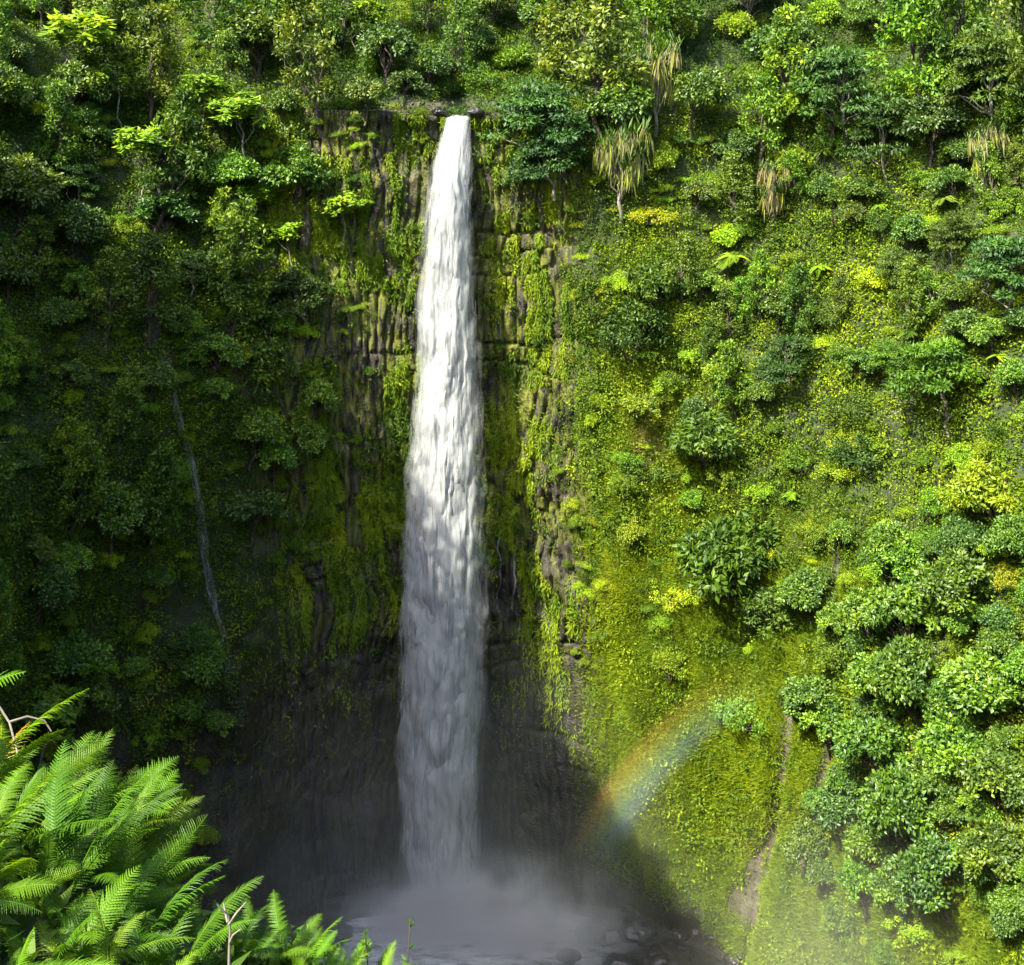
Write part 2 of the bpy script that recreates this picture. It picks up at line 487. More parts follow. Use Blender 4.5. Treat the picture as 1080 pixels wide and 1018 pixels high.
def tree_proto(kind, seed):
    """crown mesh, trunk mesh, height: real metres"""
    rng = np.random.default_rng(seed)
    if kind == 'broadleaf_tree':
        H, Rc = 7.0, 3.4
        k = 52; d = rand_dirs(k, rng); d[:, 2] = np.abs(d[:, 2]) - .2
        cen = d * (Rc * (.55 + .5 * fbm(d * 1.3 + seed, 2, seed)) * (.6 + .4 * rng.random(k)))[:, None]
        cen[:, 2] = cen[:, 2] * .9 + H * .62
        V, h = clump_leaves(cen, .45 + .6 * rng.random(k), 100, .37, .23, rng, .85, .8, .45, .36, .13)
    elif kind == 'feathery_tree':
        H, Rc = 8.5, 5.2
        k = 40; a = rng.random(k) * 2 * np.pi; r = Rc * np.sqrt(rng.random(k))
        lay = rng.integers(0, 4, k)
        r = r * (1 - .16 * lay)
        cen = np.stack([r * np.cos(a), r * np.sin(a), H * .45 + lay * 1.25 + .25 * rng.normal(size=k) - .03 * r * r], -1)
        V, h = clump_leaves(cen, .9 + 1.0 * rng.random(k), 150, .46, .20, rng, .24, .8, 1.6, .30, .10)
    elif kind == 'upright_tree':
        H, Rc = 10.0, 2.3
        k = 60; t = .25 + .75 * rng.random(k); a = rng.random(k) * 2 * np.pi
        r = Rc * np.sin(np.pi * (t * .85 + .1)) * (.4 + .7 * rng.random(k))
        cen = np.stack([r * np.cos(a), r * np.sin(a), t * H], -1)
        V, h = clump_leaves(cen, .35 + .55 * rng.random(k), 62, .38, .18, rng, 1.1, .5, .3, .40, .15)
    elif kind == 'tufted_tree':
        H, Rc = 7.0, 2.2
        k = 20; a = rng.random(k) * 2 * np.pi; r = Rc * np.sqrt(rng.random(k))
        cen = np.stack([r * np.cos(a), r * np.sin(a), H * (.72 + .28 * rng.random(k)) - .15 * r], -1)
        n = 46; idx = np.repeat(np.arange(k), n)
        aa = rng.random(k * n) * 2 * np.pi
        D = np.stack([np.cos(aa), np.sin(aa), -.15 + .45 * rng.random(k * n)], -1)
        N = np.tile(np.array([0, 0, 1.0]), (k * n, 1)) + rng.normal(size=D.shape) * .25
        s = .7 + .5 * rng.random(k * n)
        V = leaf_geo(cen[idx] + D * .08 + rng.normal(size=D.shape) * .22, D + rng.normal(size=D.shape) * .25, N, .72 * s, .30 * s, .3)
        h = np.clip(.52 + rng.normal(size=k)[idx] * .06 + rng.normal(size=k * n) * .07, 0, 1)
    elif kind == 'fern_tree':
        H, Rc = 3.2, 1.9
        k = 20; cen = np.array([[0, 0, H]])
        VV, hh = [], []
        for i in range(k):
            a = rng.random() * 2 * np.pi; el = .25 + .65 * rng.random()
            n = 26; t = np.linspace(.12, 1, n)
            x = Rc * t * np.cos(el * (1 - .3 * t)); z = H + Rc * (t * np.sin(el) - .85 * t * t)
            p = np.stack([x * np.cos(a), x * np.sin(a), z], -1)
            side = np.array([-np.sin(a), np.cos(a), 0]); tan = unit(np.gradient(p, axis=0))
            w = .52 * np.sin(np.pi * np.clip(t * .9 + .08, 0, 1)) ** .7
            for sg in (-1, 1):
                D = side * sg + tan * .45 + np.array([0, 0, -.2])
                VV.append(leaf_geo(p, D, np.tile([0, 0, 1.0], (n, 1)), w, np.full(n, .15), .2)); hh.append(np.full(n, .55 + rng.normal() * .06))
        V = np.concatenate(VV); h = np.concatenate(hh)
    elif kind == 'drooping_tree':
        H, Rc = 7.0, 1.7
        k = 16; a = rng.random(k) * 2 * np.pi; r = Rc * np.sqrt(rng.random(k))
        cen = np.stack([r * np.cos(a), r * np.sin(a), H * (.45 + .55 * rng.random(k))], -1)
        n = 34; idx = np.repeat(np.arange(k), n); aa = rng.random(k * n) * 2 * np.pi
        up = rng.random(k * n) < .45
        D = np.stack([np.cos(aa) * .5, np.sin(aa) * .5, np.where(up, .6, -1.3)], -1)
        N = np.stack([np.cos(aa), np.sin(aa), .4 + 0 * aa], -1)
        s = .6 + .7 * rng.random(k * n)
        V = leaf_geo(cen[idx] + rng.normal(size=D.shape) * .2, D, N, np.where(up, 1.0, 1.9) * s, .15 * s, .2)
        h = np.where(up, .36, .97) + rng.normal(size=k * n) * .05
        h = np.clip(h, 0, 1)
    items = []
    top = H * (.95 if kind in ('upright_tree',) else .8)
    lean = rng.normal(size=2) * .35
    tr = limb((0, 0, -1.2), (lean[0], lean[1], top), rng, .05, 9)
    r0 = {'fern_tree': .13, 'tufted_tree': .13, 'feathery_tree': .24, 'upright_tree': .2}.get(kind, .19)
    items.append((tr, np.linspace(r0, r0 * .25, 9)))
    if kind != 'fern_tree':
        for c in cen[::(1 if len(cen) < 20 else 4)]:
            j = min(8, max(2, int(8 * np.clip(c[2] / top - .35, .2, 1))))
            items.append((limb(tr[j], c, rng, .12, 5), np.linspace(r0 * .42, .02, 5)))
    return leaves_mesh('crown', V, h), tubes_mesh('trunk', items, 6), H

PROTO = {}
for kd, ns in (('broadleaf_tree', 3), ('feathery_tree', 3), ('upright_tree', 3), ('tufted_tree', 2), ('fern_tree', 2), ('drooping_tree', 2)):
    PROTO[kd] = [tree_proto(kd, 100 + 7 * i + len(kd)) for i in range(ns)]
    for cr, tk, _ in PROTO[kd]:
        cr.materials.append(M_GLOSSLEAF if kd == 'broadleaf_tree' else M_LEAF)
        tk.materials.append(M_PALE if kd in ('tufted_tree', 'feathery_tree', 'drooping_tree') else M_BARK)
SHRUB = []
for i in range(6):
    lf, stm = shrub_protos(300 + i, [.34, .44, .56, .66, .40, .5][i], [.15, .17, .15, .18, .22, .13][i])
    lf.materials.append(M_LEAF); stm.materials.append(M_BARK)
    SHRUB.append((lf, stm))

SPREAD = []
for i in range(5):
    lf, stm = shrub_protos(350 + i, [.46, .62, .70, .38, .55][i], [.13, .15, .12, .16, .18][i], 60, 60, .45, 1.35 + .1 * i)
    lf.name = 'spreading_foliage'
    lf.materials.append(M_LEAF); stm.materials.append(M_BARK)
    SPREAD.append((lf, stm))
PLANTS = []            # every plant placed, for the labels
FIRST = {}
def plant(kind, pos, scale, tint, var=0, rz=None, tilt=0.0, label=None, hue_word=None):
    if rz is None: rz = RNG.random() * 6.28
    root = bpy.data.objects.new(kind, None)
    COL.objects.link(root)
    root.empty_display_size = .5
    root.location = pos
    root.rotation_euler = (tilt * RNG.normal(), tilt * RNG.normal(), rz)
    root.scale = (scale * RNG.uniform(.85, 1.15), scale * RNG.uniform(.85, 1.15), scale * (0.9 + .25 * RNG.random()))
    if kind in ('leafy_shrub', 'spreading_shrub'):
        lf, stm = (SHRUB if kind == 'leafy_shrub' else SPREAD)[var % 5]
        pr = (('foliage', lf), ('stem', stm))
    else:
        cr, tk, _ = PROTO[kind][var % len(PROTO[kind])]
        pr = (('crown', cr), ('trunk', tk))
    for nm, me in pr:
        key = me.name
        if key not in FIRST:
            o = FIRST[key] = link(nm, me)
        else:
            o = FIRST[key].copy(); COL.objects.link(o)
        o.parent = root
        o.color = (*tint, 1) if nm in ('crown', 'foliage') else (1, 1, 1, 1)
    px, py = px_of(np.array(pos)[None])
    PLANTS.append(dict(o=root, kind=kind, x=float(px[0]), y=float(py[0]), s=scale, label=label, hue=hue_word, pos=np.array(pos)))
    return root
# ------------------------------------------------------------------ fast lookup of the terrain seen at a pixel
BIN = 4.0
_ok = (TD > 20) & (TPX > -200) & (TPX < 1280) & (TPY > -120) & (TPY < 1150) & (SS > 1.5)
_ii = np.argwhere(_ok)
_bx = np.floor((TPX[_ok] + 200) / BIN).astype(int); _by = np.floor((TPY[_ok] + 120) / BIN).astype(int)
NBX, NBY = 371, 319
LOOK = np.full((NBY, NBX, 2), -1, dtype=int)
_o = np.argsort(-TD[_ok])
LOOK[_by[_o], _bx[_o]] = _ii[_o]
def at(x, y):
    bx, by = int((x + 200) / BIN), int((y + 120) / BIN)
    for r in range(0, 30):
        best = None
        for yy in range(max(0, by - r), min(NBY, by + r + 1)):
            for xx in range(max(0, bx - r), min(NBX, bx + r + 1)):
                k = LOOK[yy, xx]
                if k[0] >= 0 and (best is None or TD[k[0], k[1]] < TD[best[0], best[1]]): best = k
        if best is not None: return int(best[0]), int(best[1])
    return None

TINTS = {'ash grey': (.78, .84, 1.0), 'dark green': (.62, .74, .75), 'olive': (1.05, .98, .8), 'mid green': (.95, 1.05, .9), 'bright green': (1.25, 1.4, .75), 'yellow-green': (1.45, 1.42, .65), 'bluish green': (.68, .92, 1.5)}
HEIGHT = {'leafy_shrub': 1.1, 'spreading_shrub': .8, 'broadleaf_tree': 7, 'feathery_tree': 8.5, 'upright_tree': 10, 'tufted_tree': 7, 'fern_tree': 3.2, 'drooping_tree': 7}
CROWN_AT = {'leafy_shrub': .5, 'spreading_shrub': .5, 'broadleaf_tree': .66, 'feathery_tree': .62, 'upright_tree': .6, 'tufted_tree': .85, 'fern_tree': .9, 'drooping_tree': .7}
WIDTH = {'leafy_shrub': 2.1, 'spreading_shrub': 3.0, 'broadleaf_tree': 6.5, 'feathery_tree': 10, 'upright_tree': 4.2, 'tufted_tree': 4.6, 'fern_tree': 3.4, 'drooping_tree': 3.6}

def put(kind, x, y, wpx, hue, label=None, var=None):
    """a plant whose crown is seen round (x, y), wpx photo pixels wide, rooted on the slope below it"""
    left = x < 330
    k = at(x, y)
    Y = TD[k]
    sc = wpx * Y / F_PX / WIDTH[kind]
    dy = HEIGHT[kind] * sc * CROWN_AT[kind] * F_PX / Y
    k = at(x, y + dy * .8)
    p, n = TP[k].copy(), TN[k]
    nh = np.array([n[0], n[1], 0]); nh = nh / max(np.linalg.norm(nh), 1e-6)
    steep = 1 - abs(n[2])
    p = p + nh * steep * WIDTH[kind] * sc * .10 + np.array([0, 0, -.2 - (.16 * HEIGHT[kind] * sc if kind == 'broadleaf_tree' and x > 640 and y > 400 else 0)])
    r = plant(kind, tuple(p), sc, tuple(c * (.9 + .2 * RNG.random()) * w for c, w in zip(TINTS[hue], (1.3, 1.2, .9) if left else (1.18, 1.12, .9))), int(RNG.integers(0, 9)) if var is None else var, label=label, hue_word=hue)  # tint lifted per side: extra sunlight put into the leaf colours
    ax = Vector((nh[0] * .35 * steep + .06 * RNG.normal(), nh[1] * .35 * steep + .06 * RNG.normal(), 1)).normalized()
    q = Vector((0, 0, 1)).rotation_difference(ax) @ Matrix.Rotation(RNG.random() * 6.28, 3, 'Z').to_quaternion()
    r.rotation_euler = q.to_euler()
    PLANTS[-1]['cx'], PLANTS[-1]['cy'], PLANTS[-1]['w'] = x, y, wpx
    return r

# plants one can pick out in the photograph
HAND = [
 ('feathery_tree', 572, 128, 105, 'bluish green', 'flat-layered bluish feathery tree overhanging the cliff edge right of the falls top'),
 ('feathery_tree', 588, 170, 80, 'bluish green', 'lower layered bluish tree hanging beneath the cliff-edge tree right of the falls'),
 ('upright_tree', 632, 55, 62, 'olive', 'tall olive tree with dark gaps rising right of the falls top'),
 ('upright_tree', 600, 40, 50, 'olive', 'slimmer olive tree standing just left of the tall olive one'),
 ('drooping_tree', 690, 82, 44, 'ash grey', 'shaggy tree with grey hanging dead fronds on the upper right slope'),
 ('drooping_tree', 654, 165, 48, 'ash grey', 'dark tree with pale dead fronds hanging over the cliff right of falls'),
 ('drooping_tree', 815, 200, 34, 'ash grey', 'small drooping tree with grey dead fronds in mid upper right slope'),
 ('drooping_tree', 1040, 165, 36, 'ash grey', 'pale drooping tree with dead fronds near the right edge'),
 ('broadleaf_tree', 835, 48, 78, 'dark green', 'dark rounded tree against bright yellow shrubs at the top right'),
 ('feathery_tree', 895, 92, 112, 'bluish green', 'wide layered bluish tree on the upper right slope'),
 ('feathery_tree', 935, 148, 84, 'dark green', 'dark layered tree below the wide bluish one on upper right'),
 ('feathery_tree', 1050, 85, 100, 'olive', 'hazy olive feathery tree in the top right corner'),
 ('feathery_tree', 1062, 290, 92, 'bluish green', 'bluish feathery tree at the right edge, upper half of the slope'),
 ('feathery_tree', 1000, 395, 118, 'bright green', 'bright green feathery tree leaning over a dark hollow on the right'),
 ('feathery_tree', 940, 375, 50, 'bright green', 'small feathery tree left of the bright feathery tree on the right'),
 ('upright_tree', 685, 40, 40, 'yellow-green', 'slim yellow-green tree between olive trees above the right slope'),
 ('leafy_shrub', 778, 30, 52, 'yellow-green', 'bright yellow shrub left of the dark rounded tree at the top'),
 ('leafy_shrub', 870, 18, 46, 'yellow-green', 'bright yellow shrub right of the dark rounded tree at the top'),
 ('leafy_shrub', 790, 85, 44, 'yellow-green', 'sunlit yellow shrub below the dark rounded tree at the top'),
 ('leafy_shrub', 765, 250, 36, 'bright green', 'clump of big pale leaves in the middle of the upper right slope'),
 ('fern_tree', 768, 275, 36, 'mid green', 'star-shaped rosette plant under the clump of big pale leaves'),
 ('leafy_shrub', 668, 352, 74, 'dark green', 'dark bush on the edge between mossy cliff and right slope'),
 ('leafy_shrub', 690, 300, 66, 'dark green', 'dark shaggy bush above another at the mossy cliff edge'),
 ('leafy_shrub', 745, 462, 84, 'dark green', 'dark bush in the centre of the sunny right slope'),
 ('leafy_shrub', 770, 590, 108, 'dark green', 'big round dark bush alone on the yellow right slope'),
 ('leafy_shrub', 812, 640, 66, 'dark green', 'dark bush touching the big round bush on its lower right'),
 ('spreading_shrub', 790, 750, 78, 'bluish green', 'low bluish bush at the top of the gully under the rainbow'),
 ('leafy_shrub', 842, 738, 34, 'dark green', 'small dark bush right of the bluish one at the gully tops'),
 ('leafy_shrub', 950, 958, 38, 'dark green', 'small dark bush on the grass at the foot of the thicket'),
 ('leafy_shrub', 670, 560, 40, 'olive', 'olive bush on straw-coloured grass right of the mossy cliff'),
 ('leafy_shrub', 705, 700, 44, 'olive', 'olive bush above the tip of the rainbow'),
 ('broadleaf_tree', 960, 640, 84, 'bright green', 'broad-leaved tree at the upper end of the right thicket'),
 ('broadleaf_tree', 1020, 615, 84, 'mid green', 'broad-leaved tree beside a dark gap at the thicket top'),
 ('broadleaf_tree', 915, 640, 60, 'bright green', 'smaller bright tree on the left shoulder of the thicket'),
 ('broadleaf_tree', 975, 705, 84, 'mid green', 'glossy broad-leaved tree in the middle of the right thicket'),
 ('broadleaf_tree', 1045, 700, 90, 'bright green', 'broad-leaved tree at the right edge of the thicket middle'),
 ('broadleaf_tree', 930, 770, 86, 'mid green', 'glossy broad-leaved tree on the left side of the thicket'),
 ('broadleaf_tree', 1010, 775, 88, 'bright green', 'bright broad-leaved tree in the thicket above the lowest ones'),
 ('broadleaf_tree', 900, 845, 58, 'bluish green', 'small broad-leaved tree at the lower left corner of the thicket'),
 ('broadleaf_tree', 965, 850, 92, 'mid green', 'broad-leaved tree at the lower middle of the thicket'),
 ('broadleaf_tree', 1055, 800, 80, 'mid green', 'broad-leaved tree low at the right edge of the thicket'),
 ('broadleaf_tree', 1010, 905, 90, 'bluish green', 'lowest broad-leaved tree of the right thicket'),
 ('broadleaf_tree', 1065, 890, 80, 'mid green', 'broad-leaved tree in the lower right corner of the thicket'),
 ('broadleaf_tree', 1072, 960, 44, 'bluish green', 'small broad-leaved tree at the very bottom right edge'),
 ('leafy_shrub', 905, 480, 60, 'dark green', 'dark bush below the small feathery tree on the right'),
 ('leafy_shrub', 1045, 520, 80, 'mid green', 'rounded bush near the right edge above the thicket'),
 ('leafy_shrub', 880, 690, 52, 'mid green', 'bush just left of the thicket beside the small upper gully'),
 ('tufted_tree', 148, 150, 54, 'bright green', 'umbrella-topped tree with a pale bare stem on the upper left cliff'),
 ('tufted_tree', 78, 45, 64, 'bright green', 'bright umbrella-topped tree high in the top left corner'),
 ('tufted_tree', 210, 95, 46, 'mid green', 'umbrella-topped tree above twin pale stems on the left'),
 ('tufted_tree', 308, 245, 34, 'bright green', 'umbrella-topped tree on a thin pale stem over brown rock left of the falls'),
 ('tufted_tree', 360, 215, 36, 'bright green', 'small umbrella-topped tree nearer the falls on the left cliff'),
 ('broadleaf_tree', 72, 92, 66, 'olive', 'pale olive rounded tree below the bright umbrella tree at top left'),
 ('upright_tree', 343, 75, 50, 'olive', 'tall shaggy olive tree leaning on the slope left of the falls'),
 ('broadleaf_tree', 405, 55, 70, 'dark green', 'dark tree with yellow-tipped leaves above the cliff left of falls'),
 ('leafy_shrub', 392, 70, 34, 'yellow-green', 'yellow leafy bush in front of the dark tree left of falls'),
 ('broadleaf_tree', 452, 70, 48, 'dark green', 'dark tree right behind the lip of the falls, on its left'),
 ('broadleaf_tree', 425, 92, 44, 'dark green', 'small dark tree at the ledge left of the falls lip'),
 ('upright_tree', 478, 48, 40, 'dark green', 'narrow dark tree straight above the falls lip'),
 ('broadleaf_tree', 505, 42, 46, 'mid green', 'rounded tree above the falls lip, left of the olive trees'),
 ('broadleaf_tree', 385, 98, 44, 'olive', 'olive tree over the ledge where the left slope meets the cliff'),
 ('leafy_shrub', 468, 92, 30, 'dark green', 'dark bush in the shade right behind the falls lip'),
 ('leafy_shrub', 510, 85, 44, 'yellow-green', 'yellow-green bush on the bank right behind the falls lip'),
 ('spreading_shrub', 443, 116, 26, 'dark green', 'small dark shrub hanging over the ledge just left of the falls lip'),
 ('spreading_shrub', 517, 114, 26, 'mid green', 'small shrub hanging over the ledge just right of the falls lip'),
 ('spreading_shrub', 416, 112, 26, 'mid green', 'small shrub on the ledge farther left of the falls lip'),
 ('spreading_shrub', 538, 108, 24, 'bright green', 'small bright shrub between the ledge and the bluish cliff-edge tree'),
 ('leafy_shrub', 540, 65, 44, 'bright green', 'bright bush on the bank between the falls lip and olive trees'),
 ('broadleaf_tree', 225, 410, 40, 'bright green', 'bright bushy tree right of the top of the side cascade'),
 ('broadleaf_tree', 172, 505, 40, 'bright green', 'bright bushy tree touching the left side of the side cascade'),
 ('broadleaf_tree', 65, 690, 64, 'mid green', 'broad-leaved tree low on the dark left wall above the ferns'),
 ('broadleaf_tree', 35, 625, 60, 'dark green', 'dark broad-leaved tree at the left edge above the ferns'),
 ('broadleaf_tree', 75, 240, 66, 'dark green', 'dark rounded tree in the middle of the upper left cliff'),
 ('broadleaf_tree', 175, 225, 60, 'bluish green', 'bluish rounded tree under the umbrella-topped tree at left'),
 ('broadleaf_tree', 250, 180, 56, 'bright green', 'bright rounded tree right of the twin pale stems'),
]
for h in HAND:
    put(h[0], h[1], h[2], h[3], h[4], h[5])

# the rest of the growth, spaced so that crowns jostle
placed = [(p['cx'], p['cy'], p['w']) for p in PLANTS]
def stream_x(y): return np.interp(y, [300, 420, 500, 580, 670, 780], [160, 180, 203, 214, 236, 240])
def fill(n, chooser, gap, tries=6000):
    made = 0
    for _ in range(tries):
        if made >= n: break
        x, y = RNG.uniform(-70, 1150), RNG.uniform(-60, 1010)
        c = chooser(x, y)
        if c is None: continue
        kind, w, hue = c
        if any((x - a) ** 2 + (y - b) ** 2 < (gap * (w + ww) * .5) ** 2 for a, b, ww in placed): continue
        k = at(x, y)
        if k is None or bare[k] > .45 or SS[k] < 2.15 or SS[k] > 9: continue
        put(kind, x, y, w, hue)
        placed.append((x, y, w)); made += 1
    return made

def pick(rng, *opts):
    w = np.array([o[1] for o in opts], float); return opts[int(rng.choice(len(opts), p=w / w.sum()))][0]

def trees_here(x, y):
    r = RNG
    if y < 108 or (x < 330 and y < 330) or (x > 640 and y < 130):       # trees on the heights
        if 440 < x < 560 and y > 40: return None
        right = x > 560
        kd = pick(r, ('broadleaf_tree', 5), ('upright_tree', 4), ('feathery_tree', 1.5 if right else .6), ('tufted_tree', 1.4 if not right else .4))
        hue = pick(r, ('dark green', 3), ('olive', 3), ('mid green', 3), ('bright green', 1.5), ('yellow-green', 1.2 if right else .3))
        return kd, {'feathery_tree': 60, 'upright_tree': 38, 'tufted_tree': 36}.get(kd, 48) * r.uniform(.65, 1.65), hue
    if x < 330 and y < 760 and abs(x - stream_x(y)) > 16 and not (x > 225 and y > 560):
        kd = pick(r, ('broadleaf_tree', 5), ('upright_tree', 3), ('tufted_tree', .8), ('feathery_tree', .8))
        return kd, {'upright_tree': 32, 'feathery_tree': 56}.get(kd, 44) * r.uniform(.6, 1.6), pick(r, ('dark green', 1.5), ('mid green', 3), ('bright green', 3), ('olive', 2), ('yellow-green', 1))
    if x > 850 and 540 < y < 950: return 'broadleaf_tree', r.uniform(26, 62), pick(r, ('mid green', 3), ('bluish green', 1), ('bright green', 2))
    if x > 700 and y < 420: 
        kd = pick(r, ('broadleaf_tree', 3), ('upright_tree', 3), ('feathery_tree', .5), ('fern_tree', 1))
        return kd, {'feathery_tree': 50, 'fern_tree': 24, 'upright_tree': 30}.get(kd, 40) * r.uniform(.7, 1.2), pick(r, ('dark green', 2), ('olive', 3), ('mid green', 3), ('bright green', 2), ('yellow-green', 1.5))
    return None
print('trees', fill(215, trees_here, .62))
print('thicket', fill(45, lambda x, y: trees_here(x, y) if x > 850 and y > 540 else None, .40))

def shrubs_here(x, y):
    r = RNG
    if 405 < x < 530 and y > 105: return None
    if 330 < x < 640 and 108 < y < 700:
        if x < 440 and y < 560 and r.random() < .8: return 'leafy_shrub', r.uniform(10, 20), pick(r, ('mid green', 2), ('bright green', 2), ('dark green', 1))
        if x > 590: return 'leafy_shrub', r.uniform(10, 24), pick(r, ('yellow-green', 3), ('olive', 2))
        return None
    if 225 < x < 700 and y > 640: return None
    if x < 400: return 'leafy_shrub', r.uniform(14, 30), pick(r, ('dark green', 2), ('mid green', 3), ('bright green', 2))
    if x < 870 and y > 690: return ('leafy_shrub', r.uniform(8, 18), pick(r, ('yellow-green', 3), ('bright green', 1), ('olive', 1))) if r.random() < .12 else None
    return 'leafy_shrub', 12 + 34 * r.random() ** 1.6, pick(r, ('dark green', .8), ('olive', 2), ('mid green', 2.5), ('bright green', 4), ('yellow-green', 3))
print('shrubs', fill(225, shrubs_here, .55))
def spread_here(x, y):
    c = shrubs_here(x, y)
    if c is None: return None
    if RNG.random() < .16 and x > 640 and y < 560: return 'fern_tree', RNG.uniform(14, 24), pick(RNG, ('mid green', 1), ('bright green', 1))
    return 'spreading_shrub', c[1] * 1.25, c[2]
print('spreading', fill(290, spread_here, .34))

# ------------------------------------------------------------------ labels that single the plants out
def zone(x, y):
    if 330 < x < 470 and y < 112: return 'above the cliff left of the falls'
    if 470 <= x < 640 and y < 112: return 'above the cliff right of the falls'
    if x <= 330:
        if y < 112: return 'at the top of the left slope'
        if 300 < y < 780 and abs(x - stream_x(y)) < 48: return 'beside the thin side cascade'
        if y < 250: return 'on the sunlit upper left cliff'
        if y < 420: return 'halfway up the left wall'
        if y < 580: return 'on the shaded left wall'
        return 'low on the dark left wall'
    if x < 500: return 'on the mossy cliff left of the falls'
    if x < 640: return 'on the mossy cliff right of the falls'
    e = 'near the right edge' if x > 930 else ('beside the mossy cliff' if x < 740 else 'mid-slope')
    if y < 112: return 'atop the right slope, ' + e
    if y < 240: return 'high on the right slope, ' + e
    if y < 400: return 'on the upper right slope, ' + e
    if y < 560: return 'on the middle right slope, ' + e
    if x > 860: return 'in the broad-leaved thicket at lower right'
    if y < 720: return 'low on the right slope, ' + e
    return 'on the grass beside the bare gullies'
LOOKS = {'leafy_shrub': 'rounded bush', 'spreading_shrub': 'spreading shrub', 'broadleaf_tree': 'rounded tree', 'feathery_tree': 'flat-layered tree', 'upright_tree': 'narrow tree',
         'tufted_tree': 'umbrella-topped tree', 'fern_tree': 'tree fern', 'drooping_tree': 'drooping tree'}
CATS = {'leafy_shrub': 'shrub', 'spreading_shrub': 'shrub', 'fern_tree': 'tree fern'}
GROUPS = {'spreading_shrub': 'low spreading shrubs on the gorge slopes', 'leafy_shrub': 'bushes scattered over the gorge slopes', 'broadleaf_tree': 'rounded trees on the gorge slopes', 'feathery_tree': 'flat-layered trees on the gorge slopes',
          'upright_tree': 'tall narrow trees on the heights', 'tufted_tree': 'umbrella-topped trees on the left cliff', 'fern_tree': 'tree ferns on the right slope', 'drooping_tree': 'trees hung with dead fronds'}
ORD = ['highest', 'second highest', 'third highest', 'fourth highest', 'fifth highest', 'sixth highest', 'seventh highest', 'eighth highest']
sets = {}
for p in PLANTS:
    o = p['o']
    tag(o, p['label'], CATS.get(p['kind'], 'tree'), GROUPS[p['kind']])
    if p['label']: continue
    big = 'big' if p['w'] > (30 if 'shrub' in p['kind'] else 48) else 'small'
    sets.setdefault((big, p['hue'], p['kind'], zone(p['cx'], p['cy'])), []).append(p)
for (big, hue, kind, zn), ps in sets.items():
    ps.sort(key=lambda p: p['cy'])
    base = f"{big} {hue} {LOOKS[kind]} {zn}"
    for i, p in enumerate(ps):
        if len(ps) == 1: lab = base
        elif len(ps) == 2: lab = ('upper ' if i == 0 else 'lower ') + base
        elif i == len(ps) - 1: lab = 'lowest ' + base
        else: lab = (ORD[i] + ' ' if i < len(ORD) else 'low ') + base
        p['o']['label'] = lab
# ------------------------------------------------------------------ ground cover: leaves, grass and cliff plants nobody could count
seen = (TPX > -120) & (TPX < 1200) & (TPY > -90) & (TPY < 1110) & (TD > 40) & (SS < 8.3) & (np.abs(PH) < 95)
facing = ((TN * unit(TP)).sum(-1) < .15)
def sample(weight, n):
    w = (CELL * weight * seen * facing).ravel()
    c = np.cumsum(w); k = np.searchsorted(c, RNG.random(n) * c[-1])
    i, j = np.unravel_index(k, TPX.shape)
    i2 = np.clip(i + 1, 0, TPX.shape[0] - 1); j2 = np.clip(j + 1, 0, TPX.shape[1] - 1)
    a, b = RNG.random(n)[:, None], RNG.random(n)[:, None]
    P = TP[i, j] + (TP[i2, j] - TP[i, j]) * a + (TP[i, j2] - TP[i, j]) * b
    return P, TN[i, j], i, j
notpool = np.where(PH > 24, sstep(1.95, 2.1, SS), sstep(2.1, 2.4, SS))
darkbase = sstep(-32, -72, TP[..., 2] + 30 * (fbm(P0 * .07, 2, 19) - .5)) * sstep(24, 14, PH) * sstep(-52, -44, PH)
right = sstep(9, 17, PH) * (SS < 6.3)
grassy = right * sstep(440, 640, TPY + 160 * (fbm(P0 * .05, 2, 23) - .5)) * sstep(940, 850, TPX - 190 * sstep(880, 980, TPY) + 80 * (fbm(P0 * .06, 2, 24) - .5))
straw = right * np.exp(-((TPX - 650) / 80) ** 2 - ((TPY - 480) / 170) ** 2)
# leafy undergrowth
wgt = notpool * (1 - darkbase) * (1 - .92 * face) * (1 - .93 * np.clip(bare * 2.0, 0, 1)) * (1 - .75 * grassy)
Pc, Nc, i, j = sample(wgt, 40000)
rad = .35 + 1.0 * RNG.random(len(Pc)) ** 2 + .6 * sstep(.5, .65, fbm(Pc * .11, 2, 203))
hc = .34 + .62 * (fbm(Pc * .07, 3, 209) - .40) + .15 * right[i, j] + .45 * (fbm(Pc * .4, 2, 211) - .5) + .07 * RNG.normal(size=len(Pc)) + .1 * straw[i, j]
nl = 17
kk = np.repeat(np.arange(len(Pc)), nl)
d = rand_dirs(len(kk), RNG)
d *= np.sign((d * (Nc[kk] + np.array([0, 0, .35]))).sum(-1, keepdims=True))
C = Pc[kk] + Nc[kk] * (rad[kk] * .25)[:, None] + d * (rad[kk] * (.35 + .65 * RNG.random(len(kk))))[:, None]
D = unit(d + RNG.normal(size=d.shape) * .55 + np.array([0, 0, -.1]))
NN = unit(d * .6 + np.array([0, 0, .6]) + RNG.normal(size=d.shape) * .45)
sz = (.20 + .27 * RNG.random(len(kk))) * (.75 + .35 * rad[kk]) * (.7 + .3 * sstep(90, 150, Pc[kk][:, 1]))
hue = hc[kk] + .03 * RNG.normal(size=len(kk))
cover = link('undergrowth', leaves_mesh('undergrowth', leaf_geo(C, D, NN, sz, sz * (.35 + .35 * (RNG.random(len(Pc))[kk]))), np.clip(hue, .08, .82)), M_COVER)
tag(cover, 'low leafy undergrowth covering both gorge walls', None, None, 'stuff')
